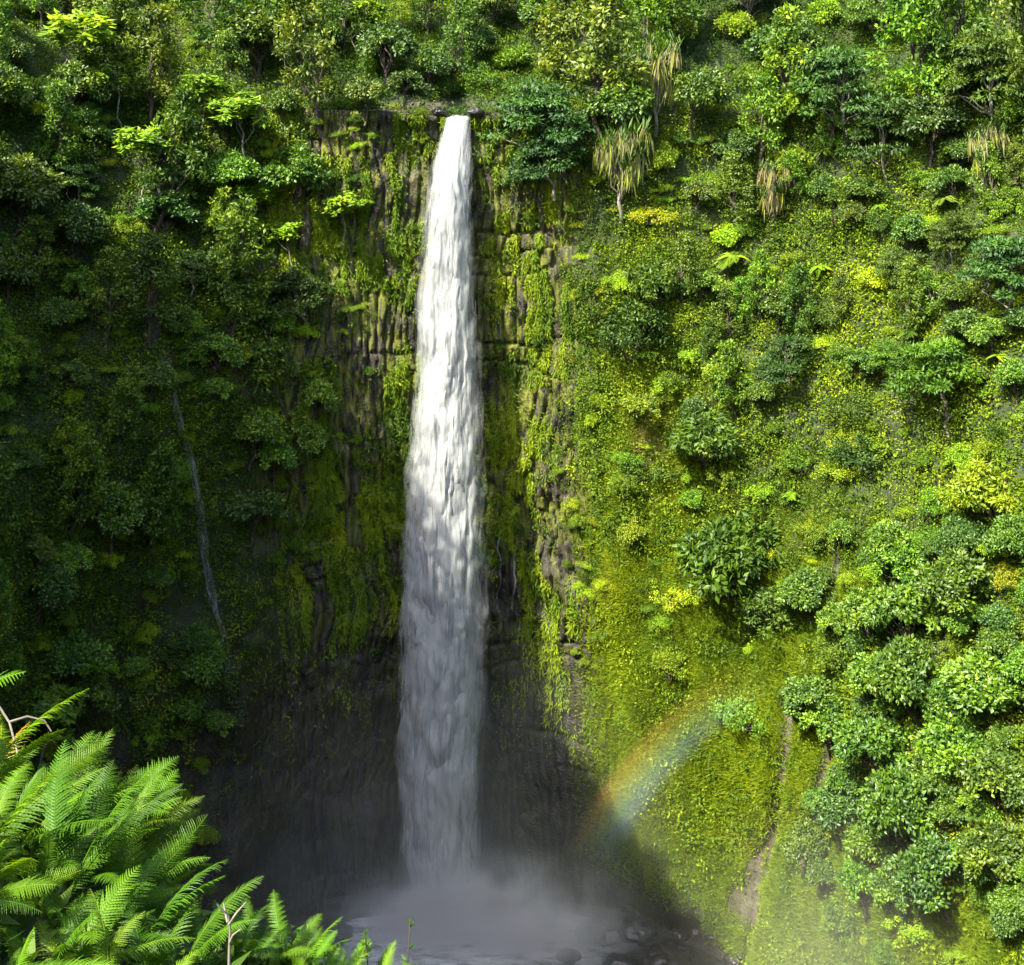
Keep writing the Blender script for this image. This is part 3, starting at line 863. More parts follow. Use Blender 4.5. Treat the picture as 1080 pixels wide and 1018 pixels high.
# fuller mounds of the same growth
Pc, Nc, i, j = sample(wgt * (1 - .8 * grassy) * (.25 + 1.5 * sstep(.42, .6, fbm(P0 * .13, 3, 261))), 6500)
rad = .7 + 1.5 * RNG.random(len(Pc)) ** 1.6
hc = .36 + .5 * (fbm(Pc * .07, 3, 209) - .42) + .15 * right[i, j] + .12 * RNG.normal(size=len(Pc))
nl = 52
kk = np.repeat(np.arange(len(Pc)), nl)
d = rand_dirs(len(kk), RNG)
d *= np.sign((d * (Nc[kk] + np.array([0, 0, .5]))).sum(-1, keepdims=True))
lumpy = .45 + 1.0 * fbm(d * 1.8 + Pc[kk] * 3.1, 2, 263)
C = Pc[kk] + Nc[kk] * (rad[kk] * .15)[:, None] + d * (rad[kk] * lumpy * (.55 + .5 * RNG.random(len(kk))))[:, None]
D = unit(d * .8 + RNG.normal(size=d.shape) * .55 + np.array([0, 0, -.2]))
NN = unit(d * .6 + np.array([0, 0, .5]) + RNG.normal(size=d.shape) * .45)
ls = (.24 + .22 * RNG.random(len(Pc)))[kk] * (.7 + .6 * RNG.random(len(kk)))
mounds = leaf_geo(C, D, NN, ls, ls * (.3 + .4 * RNG.random(len(Pc))[kk]))
o_ = link('undergrowth', leaves_mesh('undergrowth', mounds, np.clip(hc[kk] + .03 * RNG.normal(size=len(kk)), .08, .84)), M_COVER)
tag(o_, 'fuller mounds of leafy growth over both gorge walls', None, None, 'stuff')
# tall grass on the right slope
P, N, i, j = sample(notpool * np.clip(grassy + 1.1 * straw, 0, 1) * (1 - .97 * np.clip(bare * 3.0, 0, 1)), 340000)
D = unit(N * .5 + np.array([0, 0, .55]) + RNG.normal(size=P.shape) * .42)
NN = unit(np.cross(D, RNG.normal(size=P.shape)))
L = .50 + .80 * RNG.random(len(P)) * (fbm(P * .25, 2, 221) * 1.6)
hue = .66 + .50 * (fbm(P * .10, 3, 223) - .5) + .14 * (fbm(P * .6, 2, 225) - .5) + .27 * straw[i, j] + .04 * RNG.normal(size=len(P))
grass = link('grass', leaves_mesh('grass', leaf_geo(P - N * .05, D, NN, L, .055 + .07 * RNG.random(len(P)), .15), np.clip(hue, .3, .99)), M_COVER)
tag(grass, 'long yellow-green grass on the right slope', None, None, 'stuff')
# small ferns and moss tufts hanging from the columns
colr = _hash(cid.astype(np.int64), np.floor(zw / 13.0).astype(np.int64), np.zeros_like(cid, dtype=np.int64), 77)
mk = sstep(.40, .62, .55 * colr + .45 * fbm(np.stack([TP[..., 0] * .4, TP[..., 1] * .4, TP[..., 2] * .12], -1), 3, 231) + .05) * sstep(.85, .5, fr) * sstep(.36, .52, fbm(P0 * np.array([.16, .16, .10]), 3, 235)) * face * (1 - darkbase) * (1 - .9 * np.exp(-((PH + 1.5) / 3.8) ** 2) * (TP[..., 2] < 18))
P, N, i, j = sample(mk * notpool, 130000)
D = unit(N * .40 + np.array([0, 0, -.8]) + RNG.normal(size=P.shape) * .42)
NN = unit(N + np.array([0, 0, .5]) + RNG.normal(size=P.shape) * .4)
L = .30 + .75 * RNG.random(len(P)) ** 1.5
hue = .58 + .75 * (fbm(P * .13, 3, 233) - .5) + .16 * (colr[i, j] - .5) + .05 * RNG.normal(size=len(P))
tuft = link('cliff_moss_growth', leaves_mesh('cliff_moss_growth', leaf_geo(P, D, NN, L, .08 + .12 * RNG.random(len(P))), np.clip(hue, .2, .9)), M_COVER)
tag(tuft, 'small hanging ferns and moss on the columnar cliff', None, None, 'stuff')

# loose leaves added on the unseen left ridge, thinning upward to soften its shadow
ph_ = RNG.uniform(-128, -68, 9000); rr_ = tcol(5, ph_) + RNG.uniform(-1, 9, 9000); zt = tcol(6, ph_)
hh = 22 * (1 - np.sqrt(RNG.random(9000))) * (.6 + .8 * fbm(np.stack([ph_ * .25, 0 * ph_, 0 * ph_], -1), 2, 241)) * (.35 + .65 * sstep(-104, -94, ph_))
P = np.stack([C0[0] + rr_ * np.sin(np.radians(ph_)), C0[1] + rr_ * np.cos(np.radians(ph_)), zt + hh - 1], -1)
shade_leaves = link('ridge_shade_leaves', leaves_mesh('ridge_shade_leaves', leaf_geo(P, RNG.normal(size=P.shape), RNG.normal(size=P.shape), 1.1 + .8 * RNG.random(9000), .8 + .4 * RNG.random(9000)), .3 + .2 * RNG.random(9000)), M_LEAF)
tag(shade_leaves, 'loose leaves added on the unseen ridge to soften its shadow edge', None, None, 'stuff')
# ------------------------------------------------------------------ waterfall
FALL = np.array([  # photo row, left edge, right edge
 [114, 474, 494], [125, 471, 495], [140, 466, 495], [160, 461, 496], [200, 452, 498], [260, 447, 499], [320, 438, 500], [400, 437, 504], [500, 426, 505],
 [600, 422, 507], [700, 420, 507], [800, 417, 505], [880, 417, 503], [930, 424, 503], [975, 430, 505]], float)
def water_material():
    m, nt, out = new_mat('falling_water')
    T = NT(nt)
    u = T.attr('across').outputs['Fac']; s = T.attr('drop').outputs['Fac']; dens = T.attr('dens').outputs['Fac']; ly = T.attr('layer').outputs['Fac']
    cv = T.node('ShaderNodeCombineXYZ'); T.set(cv.inputs[0], T.attr('metres').outputs['Fac']); T.set(cv.inputs[1], T.math('MULTIPLY', ly, 7.3)); T.set(cv.inputs[2], s)
    wv = T.node('ShaderNodeCombineXYZ'); T.set(wv.inputs[0], T.attr('metres').outputs['Fac']); T.set(wv.inputs[1], T.math('MULTIPLY', ly, 7.3)); T.set(wv.inputs[2], T.math('ADD', s, T.math('MULTIPLY', T.noise(T.mapping(cv.outputs[0], (1.1, 1, .04)), 1.0, 2), 9.0)))
    fine = T.noise(T.mapping(cv.outputs[0], (3.4, 1, .15)), 1.0, 5, .62)
    broad = T.noise(T.mapping(wv.outputs[0], (.65, 1, .17)), 1.0, 4, .55)
    ed = T.math('ABSOLUTE', u)
    core = T.step(1.0, .55, T.math('ADD', ed, T.math('ADD', T.math('MULTIPLY', T.math('SUBTRACT', fine, .5), .8), T.math('MULTIPLY', T.math('SUBTRACT', broad, .5), 1.0))))
    streak = T.step(.40, .62, T.math('ADD', T.math('MULTIPLY', fine, .55), T.math('MULTIPLY', broad, .45)))
    al = T.math('MULTIPLY', core, T.math('ADD', T.math('MULTIPLY', streak, dens), T.math('SUBTRACT', dens, .42), True), True)
    d = T.node('ShaderNodeBsdfDiffuse'); d.inputs[0].default_value = (.43, .45, .45, 1)
    t = T.node('ShaderNodeBsdfTranslucent'); t.inputs[0].default_value = (.50, .535, .535, 1)
    bmp = T.node('ShaderNodeBump'); bmp.inputs['Strength'].default_value = .55; bmp.inputs['Distance'].default_value = .5
    T.set(bmp.inputs['Height'], T.math('ADD', fine, broad))
    T.set(d.inputs['Normal'], bmp.outputs[0])
    mx = T.node('ShaderNodeMixShader'); mx.inputs[0].default_value = .3
    nt.links.new(d.outputs[0], mx.inputs[1]); nt.links.new(t.outputs[0], mx.inputs[2])
    tp = T.node('ShaderNodeBsdfTransparent')
    m2 = T.node('ShaderNodeMixShader'); T.set(m2.inputs[0], al)
    nt.links.new(tp.outputs[0], m2.inputs[1]); nt.links.new(mx.outputs[0], m2.inputs[2])
    nt.links.new(m2.outputs[0], out.inputs[0])
    return m
M_WATER = water_material()

def fall_depth(z): return 172.0 - 2.6 * (1 - np.exp(-(19.5 - z) / 10.0))
zs = np.concatenate([np.linspace(20.4, 19.3, 12), np.linspace(19.0, -91.5, 450)])
Yc = fall_depth(np.minimum(zs, 19.5))
prow = HZ - F_PX * zs / Yc
xl = (np.interp(prow, FALL[:, 0], FALL[:, 1]) - CX) / F_PX * Yc
xr = (np.interp(prow, FALL[:, 0], FALL[:, 2]) - CX) / F_PX * Yc
layers = [(0.9, 1.12, .60, 0), (0.35, 1.02, .80, 1), (-.15, .92, .92, 2), (-.6, .74, .60, 3)]
VV, QQ, AT, off = [], [], {'across': [], 'drop': [], 'dens': [], 'layer': [], 'metres': []}, 0
uu_ = np.linspace(-1, 1, 44)
for dy, wf, dn, li in layers:
    mid, hw = (xl + xr) / 2, (xr - xl) / 2
    wob = .45 * (fbm(np.stack([0 * zs + li * 9.1, 0 * zs, zs * .16], -1), 3, 300 + li) - .5) * 2 * sstep(18, 5, zs)
    U, Zg = np.meshgrid(uu_, zs, indexing='ij')
    hwv = (hw * wf)[None] * np.ones_like(U)
    if li == 0: midv = mid + .5 * sstep(5, -20, zs)
    else: midv = mid
    X = midv[None] + wob[None] + U * hwv
    Yg = Yc[None] + dy * sstep(19, 8, Zg) - (1 - U ** 2) * hwv * .38
    q = np.stack([X * .55, 0 * X + li * 5.0, Zg * .13 + .05 * Zg], -1)
    Yg = Yg - (fbm(q, 4, 310 + li) - .5) * 2.6 * sstep(19, 10, Zg) - (fbm(q * np.array([3.2, 1, .9]), 3, 330 + li) - .5) * .9 * sstep(19, 10, Zg)
    Yg = np.where(Zg > 19.2, Yg + (Zg - 19.2) * 5.0, Yg)
    X = X + (fbm(q * 1.7 + 40, 3, 320 + li) - .5) * .8 * sstep(19, 10, Zg)
    P = np.stack([X, Yg, Zg], -1)
    n, mm = P.shape[:2]; idx = np.arange(n * mm).reshape(n, mm) + off
    QQ.append(np.stack([idx[:-1, :-1], idx[1:, :-1], idx[1:, 1:], idx[:-1, 1:]], -1).reshape(-1, 4)); VV.append(P.reshape(-1, 3)); off += n * mm
    AT['across'].append(U.ravel()); AT['drop'].append((19.9 - Zg).ravel()); AT['layer'].append(np.full(U.size, li)); AT['metres'].append((U * hwv).ravel())
    AT['dens'].append((dn + .25 * sstep(-5, 19, Zg) + .30 * sstep(0, -60, Zg)).ravel())
Q = np.concatenate(QQ)
fall = link('waterfall', mesh_from('waterfall', np.concatenate(VV), Q.ravel(), np.full(len(Q), 4), True, {k: np.concatenate(v) for k, v in AT.items()}), M_WATER)
tag(fall, 'tall white waterfall plunging straight from the cliff lip to the misty pool', 'waterfall')

# thin cascade on the left wall and trickles over the rock right of the falls
def ribbon(name, pts, w0, w1, dens, seed, lift=.5):
    pts = np.array(pts, float)
    t = np.linspace(0, 1, 160); s0 = np.linspace(0, 1, len(pts))
    x = np.interp(t, s0, pts[:, 0]); y = np.interp(t, s0, pts[:, 1])
    P = np.array([TP[at(a, b)] + TN[at(a, b)] * lift for a, b in zip(x, y)])
    k = np.exp(-.5 * (np.arange(-8, 9) / 3.0) ** 2); k /= k.sum()
    for c in range(3): P[:, c] = np.convolve(np.pad(P[:, c], 8, 'edge'), k, 'valid')
    P[:, 1] = np.minimum(P[:, 1], P[:, 1])
    U = np.linspace(-1, 1, 9)
    w = np.interp(t, [0, 1], [w0, w1]) * (.6 + .8 * fbm(np.stack([t * 14, 0 * t, 0 * t], -1), 2, seed))
    G = P[None] + np.stack([U[:, None] * w[None], 0 * U[:, None] * w[None] - (1 - U[:, None] ** 2) * .25, 0 * U[:, None] * w[None]], -1)
    full = np.ones((9, 160))
    return link(name, grid_mesh(name, G, True, {'across': U[:, None] * full, 'drop': (P[0, 2] - P[:, 2])[None] * full, 'layer': full * seed, 'metres': U[:, None] * w[None] * full, 'dens': np.interp(t, [0, .12, .6, 1], [dens * .4, dens, dens * .8, dens * .35])[None] * full}), M_WATER)
tag(ribbon('thin_cascade', [(178, 398), (182, 425), (196, 470), (204, 505), (212, 560), (222, 620), (234, 665), (240, 720), (243, 790)], .5, .85, .74, 5),
    'thin faint side cascade trickling down the dark left wall', 'cascade')
for pts, lab in [([(524, 560), (527, 610), (526, 660), (530, 720)], 'thin trickle of water on dark rock, nearest to the falls'),
                 ([(541, 575), (543, 620), (545, 670), (544, 700)], 'thin trickle of water on brown rock, beside the yellow moss')]:
    tag(ribbon('trickle', pts, .22, .18, .6, len(lab)), lab, 'trickle', 'trickles right of the falls')

# ------------------------------------------------------------------ pool, rocks
def pool_material():
    m, nt, out = new_mat('pool_water')
    T = NT(nt)
    pos = T.node('ShaderNodeNewGeometry').outputs['Position']
    vm = T.node('ShaderNodeVectorMath', operation='DISTANCE'); T.set(vm.inputs[0], pos); vm.inputs[1].default_value = (-9, 168, -90.4)
    foam = T.math('MULTIPLY', T.step(30, 5, vm.outputs['Value']), T.step(.34, .60, T.noise(T.mapping(pos, (.35, .8, 1)), .8, 5, .65)))
    b = T.node('ShaderNodeBsdfPrincipled'); T.set(b.inputs['Base Color'], T.mix(foam, (.012, .016, .015, 1), (.75, .78, .8, 1)))
    T.set(b.inputs['Roughness'], T.step(0, 1, foam, .12, .7))
    bmp = T.node('ShaderNodeBump'); bmp.inputs['Strength'].default_value = .6; T.set(bmp.inputs['Height'], T.noise(pos, 1.1, 4)); T.set(b.inputs['Normal'], bmp.outputs[0])
    nt.links.new(b.outputs[0], out.inputs[0])
    return m
a_ = np.radians(np.linspace(-180, 180, 181)[:-1]); rr = np.linspace(0, 1, 24)
Rp = tcol(1, np.degrees(a_)) + 1.0
G = np.stack([C0[0] + rr[None] * Rp[:, None] * np.sin(a_)[:, None], C0[1] + rr[None] * Rp[:, None] * np.cos(a_)[:, None], np.full((180, 24), -91.6)], -1)
G[..., 2] += .25 * fbm(G * .4, 2, 401)
tag(link('water', grid_mesh('water', G, True, wrap=True), pool_material()), kind='structure')

def rock_mesh(seed, r):
    rng = np.random.default_rng(seed)
    th, ph = np.meshgrid(np.linspace(0, 2 * np.pi, 57)[:-1], np.linspace(.02, np.pi - .02, 34), indexing='ij')
    d = np.stack([np.cos(th) * np.sin(ph), np.sin(th) * np.sin(ph), np.cos(ph)], -1)
    q = np.round(d * 1.7 + rng.normal(size=3) * .3) / 1.7
    P = (d * .85 + q * .15) * (.7 + .5 * fbm(d * 1.5 + seed, 3, seed) + .25 * fbm(d * 6 + seed, 3, seed + 9))[..., None] * r * np.array([1.2, 1, .62])
    return grid_mesh('rock', P, True, wrap=True)
def rock_material():
    m, nt, out = new_mat('wet_rock')
    T = NT(nt); pos = T.node('ShaderNodeNewGeometry').outputs['Position']
    b = T.node('ShaderNodeBsdfPrincipled'); T.set(b.inputs['Base Color'], T.ramp(T.noise(pos, 1.2, 5), [(.3, (.007, .007, .007)), (.7, (.026, .024, .022))])); b.inputs['Roughness'].default_value = .4
    nt.links.new(b.outputs[0], out.inputs[0]); return m
M_ROCK = rock_material()
LIP_ROCKS = [(463, 119, 172.8, .9, 'dark rock at the left side of the falls lip'), (502, 119, 172.6, 1.0, 'dark rock at the right side of the falls lip'), (440, 118, 172.2, 1.0, 'small rock on the ledge left of the lip'), (532, 118, 172.2, .9, 'small rock on the ledge right of the lip')]
for n_, (x, y, Y, r, lab) in enumerate(LIP_ROCKS[:2]):
    o = link('boulder', rock_mesh(540 + n_, r), M_ROCK)
    o.location = ((x - CX) / F_PX * Y, Y, (HZ - y) / F_PX * Y)
    tag(o, lab, 'boulder', 'rocks on the ledge at the falls lip')
for n_, (x, y, Y, r, lab) in enumerate([(622, 988, 166, 1.6, 'wet dark boulder at the right end of the splash'), (640, 968, 169, 1.5, 'dark boulder at the cliff foot right of the splash'),
        (672, 978, 167, 2.2, 'large dark boulder below the sunlit slope edge'), (700, 1000, 160, 2.6, 'dark boulder near the bottom of the shaded slope foot'),
        (600, 1014, 161, 1.2, 'low wet boulder in the pool below the splash'), (352, 985, 166, 1.9, 'dark boulder at the left end of the splash'), (655, 1012, 159, 1.8, 'small dark boulder at the bottom right of the pool')]):
    o = link('boulder', rock_mesh(500 + n_, r), M_ROCK)
    o.location = ((x - CX) / F_PX * Y, Y, -91.2)
    tag(o, lab, 'boulder', 'boulders round the pool')

for n_ in range(30):
    k_ = np.argmin(np.abs(PHI - (22 + n_ * 1.05 + RNG.normal() * .5))); j_ = np.argmin(np.abs(SROW - (1.93 + .14 * RNG.random())))
    o = link('boulder', rock_mesh(560 + n_, .5 + 1.3 * RNG.random() ** 2), M_ROCK)
    o.location = TP[k_, j_]; o.rotation_euler = (0, 0, RNG.random() * 6)
    tag(o, 'dark stone in the rubble along the right shore of the pool', 'stone', 'stones along the right shore of the pool')

# ------------------------------------------------------------------ mist over the pool, rainbow in it
def mist_material(name, expr, color, aniso=.2):
    m, nt, out = new_mat(name)
    T = NT(nt)
    pos = T.node('ShaderNodeNewGeometry').outputs['Position']
    v = T.node('ShaderNodeVolumeScatter'); v.inputs['Color'].default_value = (*color, 1); v.inputs['Anisotropy'].default_value = aniso
    T.set(v.inputs['Density'], expr(T, pos))
    nt.links.new(v.outputs[0], out.inputs['Volume'])
    return m
def gauss(T, pos, c, rad):
    """soft ball: 1 at the centre, 0 at the rim"""
    a = T.node('ShaderNodeVectorMath', operation='SUBTRACT'); T.set(a.inputs[0], pos); a.inputs[1].default_value = c
    b = T.node('ShaderNodeVectorMath', operation='DIVIDE'); T.set(b.inputs[0], a.outputs[0]); b.inputs[1].default_value = rad
    l = T.node('ShaderNodeVectorMath', operation='LENGTH'); T.set(l.inputs[0], b.outputs[0])
    return T.step(1.0, 0.0, l.outputs['Value'])
def ball_mesh(name, c, rad):
    th, ph = np.meshgrid(np.linspace(2 * np.pi, 0, 41)[:-1], np.linspace(.01, np.pi - .01, 20), indexing='ij')
    d = np.stack([np.cos(th) * np.sin(ph), np.sin(th) * np.sin(ph), np.cos(ph)], -1)
    P = d * np.array(rad) + np.array(c); P[..., 2] = np.maximum(P[..., 2], -91.2)
    return grid_mesh(name, P, True, wrap=True)
c1, r1 = (-8, 158, -90), (42, 20, 46)
c2, r2 = (-3, 163, -91), (25, 10, 14)
def big_mist(T, pos):
    n = T.step(.25, .75, T.noise(T.mapping(pos, (1, 1, .6)), .09, 3))
    return T.math('MULTIPLY', T.math('MULTIPLY', gauss(T, pos, c1, r1), n), .027)
def spray(T, pos):
    n = T.step(.30, .70, T.noise(pos, .16, 4, .6))
    core = gauss(T, pos, (-6, 166, -91), (15, 6, 9))
    return T.math('MULTIPLY', T.math('MULTIPLY', T.math('ADD', T.math('MULTIPLY', gauss(T, pos, c2, r2), .60), T.math('MULTIPLY', core, 3.0)), n), 1.0)
tag(link('mist', ball_mesh('mist', c1, r1), mist_material('mist', big_mist, (.92, .97, .97))), 'thin grey mist hanging over the shaded pool', kind='stuff')
tag(link('spray', ball_mesh('spray', c2, r2), mist_material('spray', spray, (.95, .99, .98))), 'white spray cloud where the falls hit the pool', kind='stuff')
c3, r3 = (36, 128, -78), (26, 22, 26)
def sun_mist(T, pos): return T.math('MULTIPLY', gauss(T, pos, c3, r3), .010)
tag(link('mist', ball_mesh('mist', c3, r3), mist_material('sunlit_mist', sun_mist, (1.0, .98, .9))), 'pale sunlit mist drifting over the foot of the right slope', kind='stuff')

RY = 145.0
rk = RY / F_PX
rc = np.array([(1016 - CX) * rk, RY, (HZ - 1096) * rk])
def rainbow():
    r0, r1_ = 409 * rk, 468 * rk
    th = np.radians(np.linspace(182, 246, 50)) 
    th = np.arctan2(np.interp(np.linspace(0, 1, 50), [0, .5, 1], [190, 310, 385]), np.interp(np.linspace(0, 1, 50), [0, .5, 1], [-400, -310, -150]))
    sec = [(r0, -1.6), (r1_, -1.6), (r1_, 1.6), (r0, 1.6)]
    P = np.stack([np.stack([rc[0] + r * np.cos(th), 0 * th + RY + d, rc[2] + r * np.sin(th)], -1) for r, d in sec + sec[:1]], 1)
    n = len(th); i = np.arange(n * 4).reshape(n, 4); P = P[:, :4]
    j = np.roll(i, -1, 1)
    Q = np.stack([i[:-1], i[1:], j[1:], j[:-1]], -1).reshape(-1, 4)
    Q = np.concatenate([Q, i[:1], i[-1:, ::-1]])
    m, nt, out = new_mat('rainbow')
    T = NT(nt); pos = T.node('ShaderNodeNewGeometry').outputs['Position']
    a = T.node('ShaderNodeVectorMath', operation='SUBTRACT'); T.set(a.inputs[0], pos); a.inputs[1].default_value = tuple(rc)
    sx = T.node('ShaderNodeSeparateXYZ'); T.set(sx.inputs[0], a.outputs[0])
    rad = T.math('SQRT', T.math('ADD', T.math('MULTIPLY', sx.outputs[0], sx.outputs[0]), T.math('MULTIPLY', sx.outputs[2], sx.outputs[2])))
    tt = T.step(r0, r1_, rad)
    n_ = T.node('ShaderNodeMapRange'); T.set(n_.inputs[0], rad); n_.inputs[1].default_value = r0; n_.inputs[2].default_value = r1_
    tt = n_.outputs[0]
    col = T.ramp(tt, [(.0, (.45, .42, .7)), (.25, (.38, .52, .95)), (.42, (.5, .80, .68)), (.58, (.88, .90, .40)), (.72, (1.0, .66, .15)), (.9, (1.0, .36, .12))])
    band = T.math('MULTIPLY', T.step(0, .3, tt), T.step(1, .8, tt))
    angn = T.math('ARCTAN2', sx.outputs[2], sx.outputs[0])
    fade = T.math('MULTIPLY', T.step(2.74, 2.56, angn), T.step(2.02, 2.52, angn))
    v = T.node('ShaderNodeVolumeScatter'); T.set(v.inputs['Color'], col)
    T.set(v.inputs['Density'], T.math('MULTIPLY', T.math('MULTIPLY', band, fade), .040))
    nt.links.new(v.outputs[0], out.inputs['Volume'])
    o = link('rainbow', mesh_from('rainbow', P.reshape(-1, 3), Q.ravel(), np.full(len(Q), 4), False), m)
    tag(o, 'faint rainbow arc in the mist over the foot of the right slope', 'rainbow', None, 'stuff')
rainbow()
# ------------------------------------------------------------------ the viewer's bank and its ferns
def bank_h(x, y):
    x = np.asarray(x, float); y = np.asarray(y, float)
    h = -2.75 - .45 * (x + 2.2) + .38 * (5 - y) * (y < 5) - .55 * np.maximum(y - 5, 0) ** 1.25
    h = h + .42 * sstep(-.95, -1.75, x) * sstep(3, 4.5, y)
    h = h + .40 * sstep(-1.5, -1.0, x) * sstep(.2, -.35, x) * np.exp(-((y - 4.7) / .7) ** 2)
    h = np.minimum(h, -1.55)
    r = np.hypot((x + .5) / 13, (y + 1) / 11)
    return h - 9.0 * sstep(.6, 1.0, r)
gx, gy = np.meshgrid(np.linspace(-14, 12.5, 130), np.linspace(-12, 10, 110), indexing='ij')
gz = bank_h(gx, gy) + .35 * (fbm(np.stack([gx, gy, 0 * gx], -1) * .9, 3, 601) - .5) * (gy > 1)
bm_, nt, out = new_mat('bank_soil')
T = NT(nt); pos = T.node('ShaderNodeNewGeometry').outputs['Position']
b = T.node('ShaderNodeBsdfPrincipled'); T.set(b.inputs['Base Color'], T.ramp(T.noise(pos, 3, 5), [(.3, (.012, .015, .006)), (.7, (.035, .038, .014))])); b.inputs['Roughness'].default_value = .95
nt.links.new(b.outputs[0], out.inputs[0])
tag(link('bank_ground', grid_mesh('bank_ground', np.stack([gx, gy, gz], -1)), bm_), kind='structure')

n_ = 9000
bx_, by_ = RNG.uniform(-3.6, .3, n_), RNG.uniform(3.0, 7.2, n_)
P = np.stack([bx_, by_, bank_h(bx_, by_) + .16 * RNG.random(n_)], -1)
low = link('low_plants', leaves_mesh('low_plants', leaf_geo(P, RNG.normal(size=P.shape) + np.array([.2, 0, .5]), RNG.normal(size=P.shape) + np.array([0, 0, 1.2]), .05 + .09 * RNG.random(n_), .02 + .03 * RNG.random(n_)), .25 + .25 * RNG.random(n_)), M_FERN)
tag(low, 'low leafy plants under the ferns on the near bank', None, None, 'stuff')

def frond_mesh(seed, L, elev, droop, pl):
    """one fern frond growing along +X: rachis and toothed leaflets"""
    rng = np.random.default_rng(seed)
    n = 44; t = np.linspace(0, 1, n + 1)
    an = elev - droop * t ** 1.3
    st = L / n
    x = np.concatenate([[0], np.cumsum(np.cos(an[:-1]) * st)]); z = np.concatenate([[0], np.cumsum(np.sin(an[:-1]) * st)])
    y = .05 * L * np.sin(t * 2 + rng.random() * 3) * t
    p = np.stack([x, y, z], -1)
    V, Q = tube(p, np.interp(t, [0, 1], [.006, .0015]) * (L / .8), 4)
    VV, QQ, HH, o = [V], [Q], [np.full(len(V), .80)], len(V)
    tan = unit(np.gradient(p, axis=0)); side = np.array([0, 1.0, 0]); nor = unit(np.cross(tan, side)); nor *= np.sign(nor[:, 2:3] + 1e-6)
    for i in range(6, n):
        ti = t[i]
        ln = pl * L * np.sin(np.pi * np.clip((ti - .08) * .80 + .20, 0, 1)) ** .85 * (1.0 if ti < .9 else (1.05 - ti) / .15)
        if ln < .004: continue
        for sg in (-1, 1):
            ln2 = ln * rng.uniform(.85, 1.1)
            d = unit((side * sg * .88 + tan[i] * (.42 + .25 * ti) + nor[i] * rng.uniform(-.02, .14))[None])[0]
            w = np.cross(nor[i], d)
            m = 11; k = np.arange(m); q = k / (m - 1)
            wid = ln2 * .078 * (1 - q ** 2.2) * np.where(k % 2 == 0, .42, 1.05) + .0006
            c = p[i] + d[None] * (ln2 * q)[:, None] - nor[i][None] * (ln2 * rng.uniform(.15, .6) * q ** 2)[:, None]
            fold = nor[i][None] * (wid * .35)[:, None]
            A = c + w[None] * wid[:, None] + fold + d[None] * (wid * .5)[:, None]; B = c - w[None] * wid[:, None] + fold + d[None] * (wid * .5)[:, None]
            V = np.stack([A, c, B], 1).reshape(-1, 3)
            r = np.arange(m - 1) * 3 + o
            QQ.append(np.stack([r, r + 1, r + 4, r + 3], -1)); QQ.append(np.stack([r + 1, r + 2, r + 5, r + 4], -1))
            VV.append(V); HH.append(np.full(len(V), .56 + rng.normal() * .04 + .10 * ti)); o += len(V)
    Q = np.concatenate(QQ)
    return mesh_from('frond', np.concatenate(VV), Q.ravel(), np.full(len(Q), 4), False, {'hue': np.clip(np.concatenate(HH), 0, .95)})
FRONDS = [frond_mesh(700 + i, L, e, d, pl) for i, (L, e, d, pl) in enumerate([(.62, .95, .75, .16), (.56, .75, .9, .17), (.52, 1.15, .55, .16), (.66, .62, .6, .15), (.48, .5, .8, .18), (.60, 1.25, .9, .15)])]
for f in FRONDS: f.materials.append(M_FERN)
PF = [None] * len(FRONDS)
def fern_plant(x, y, size, n, az0, spread, tint, label, lift=0.0, hue=0):
    root = bpy.data.objects.new('fern', None); COL.objects.link(root); root.empty_display_size = .2
    root.location = (x, y, float(bank_h(x, y)) + lift)
    tag(root, label, 'fern', 'ferns on the near bank')
    n = int(n * 1.7)
    for i in range(n):
        k = int(RNG.integers(0, len(FRONDS)))
        if PF[k] is None: o = PF[k] = link('frond', FRONDS[k])
        else: o = PF[k].copy(); COL.objects.link(o)
        o.parent = root
        az = az0 + spread * (2 * (i + RNG.random() * .8) / n - 1)
        o.rotation_euler = (RNG.normal() * .45, RNG.normal() * .20 - .05, az)
        s = size * (.78 if x > -1.15 else 1.0) * RNG.uniform(.52, 1.04); o.scale = (s, s, s)
        j = RNG.normal(size=3) * .06; o.location = (j[0], j[1], abs(j[2]))
        f = RNG.uniform(.6, 1.15); o.color = ((1.15 * f, .66 * f, .5 * f) if RNG.random() < .015 else tuple(c * f * RNG.uniform(.92, 1.08) for c in tint)) + (1,)
    return root
G1, G2, G3 = (.52, .80, .45), (.36, .62, .42), (.74, .90, .45)
GD = (.26, .42, .34)  # dim tint, shade put into the colour of ferns standing behind
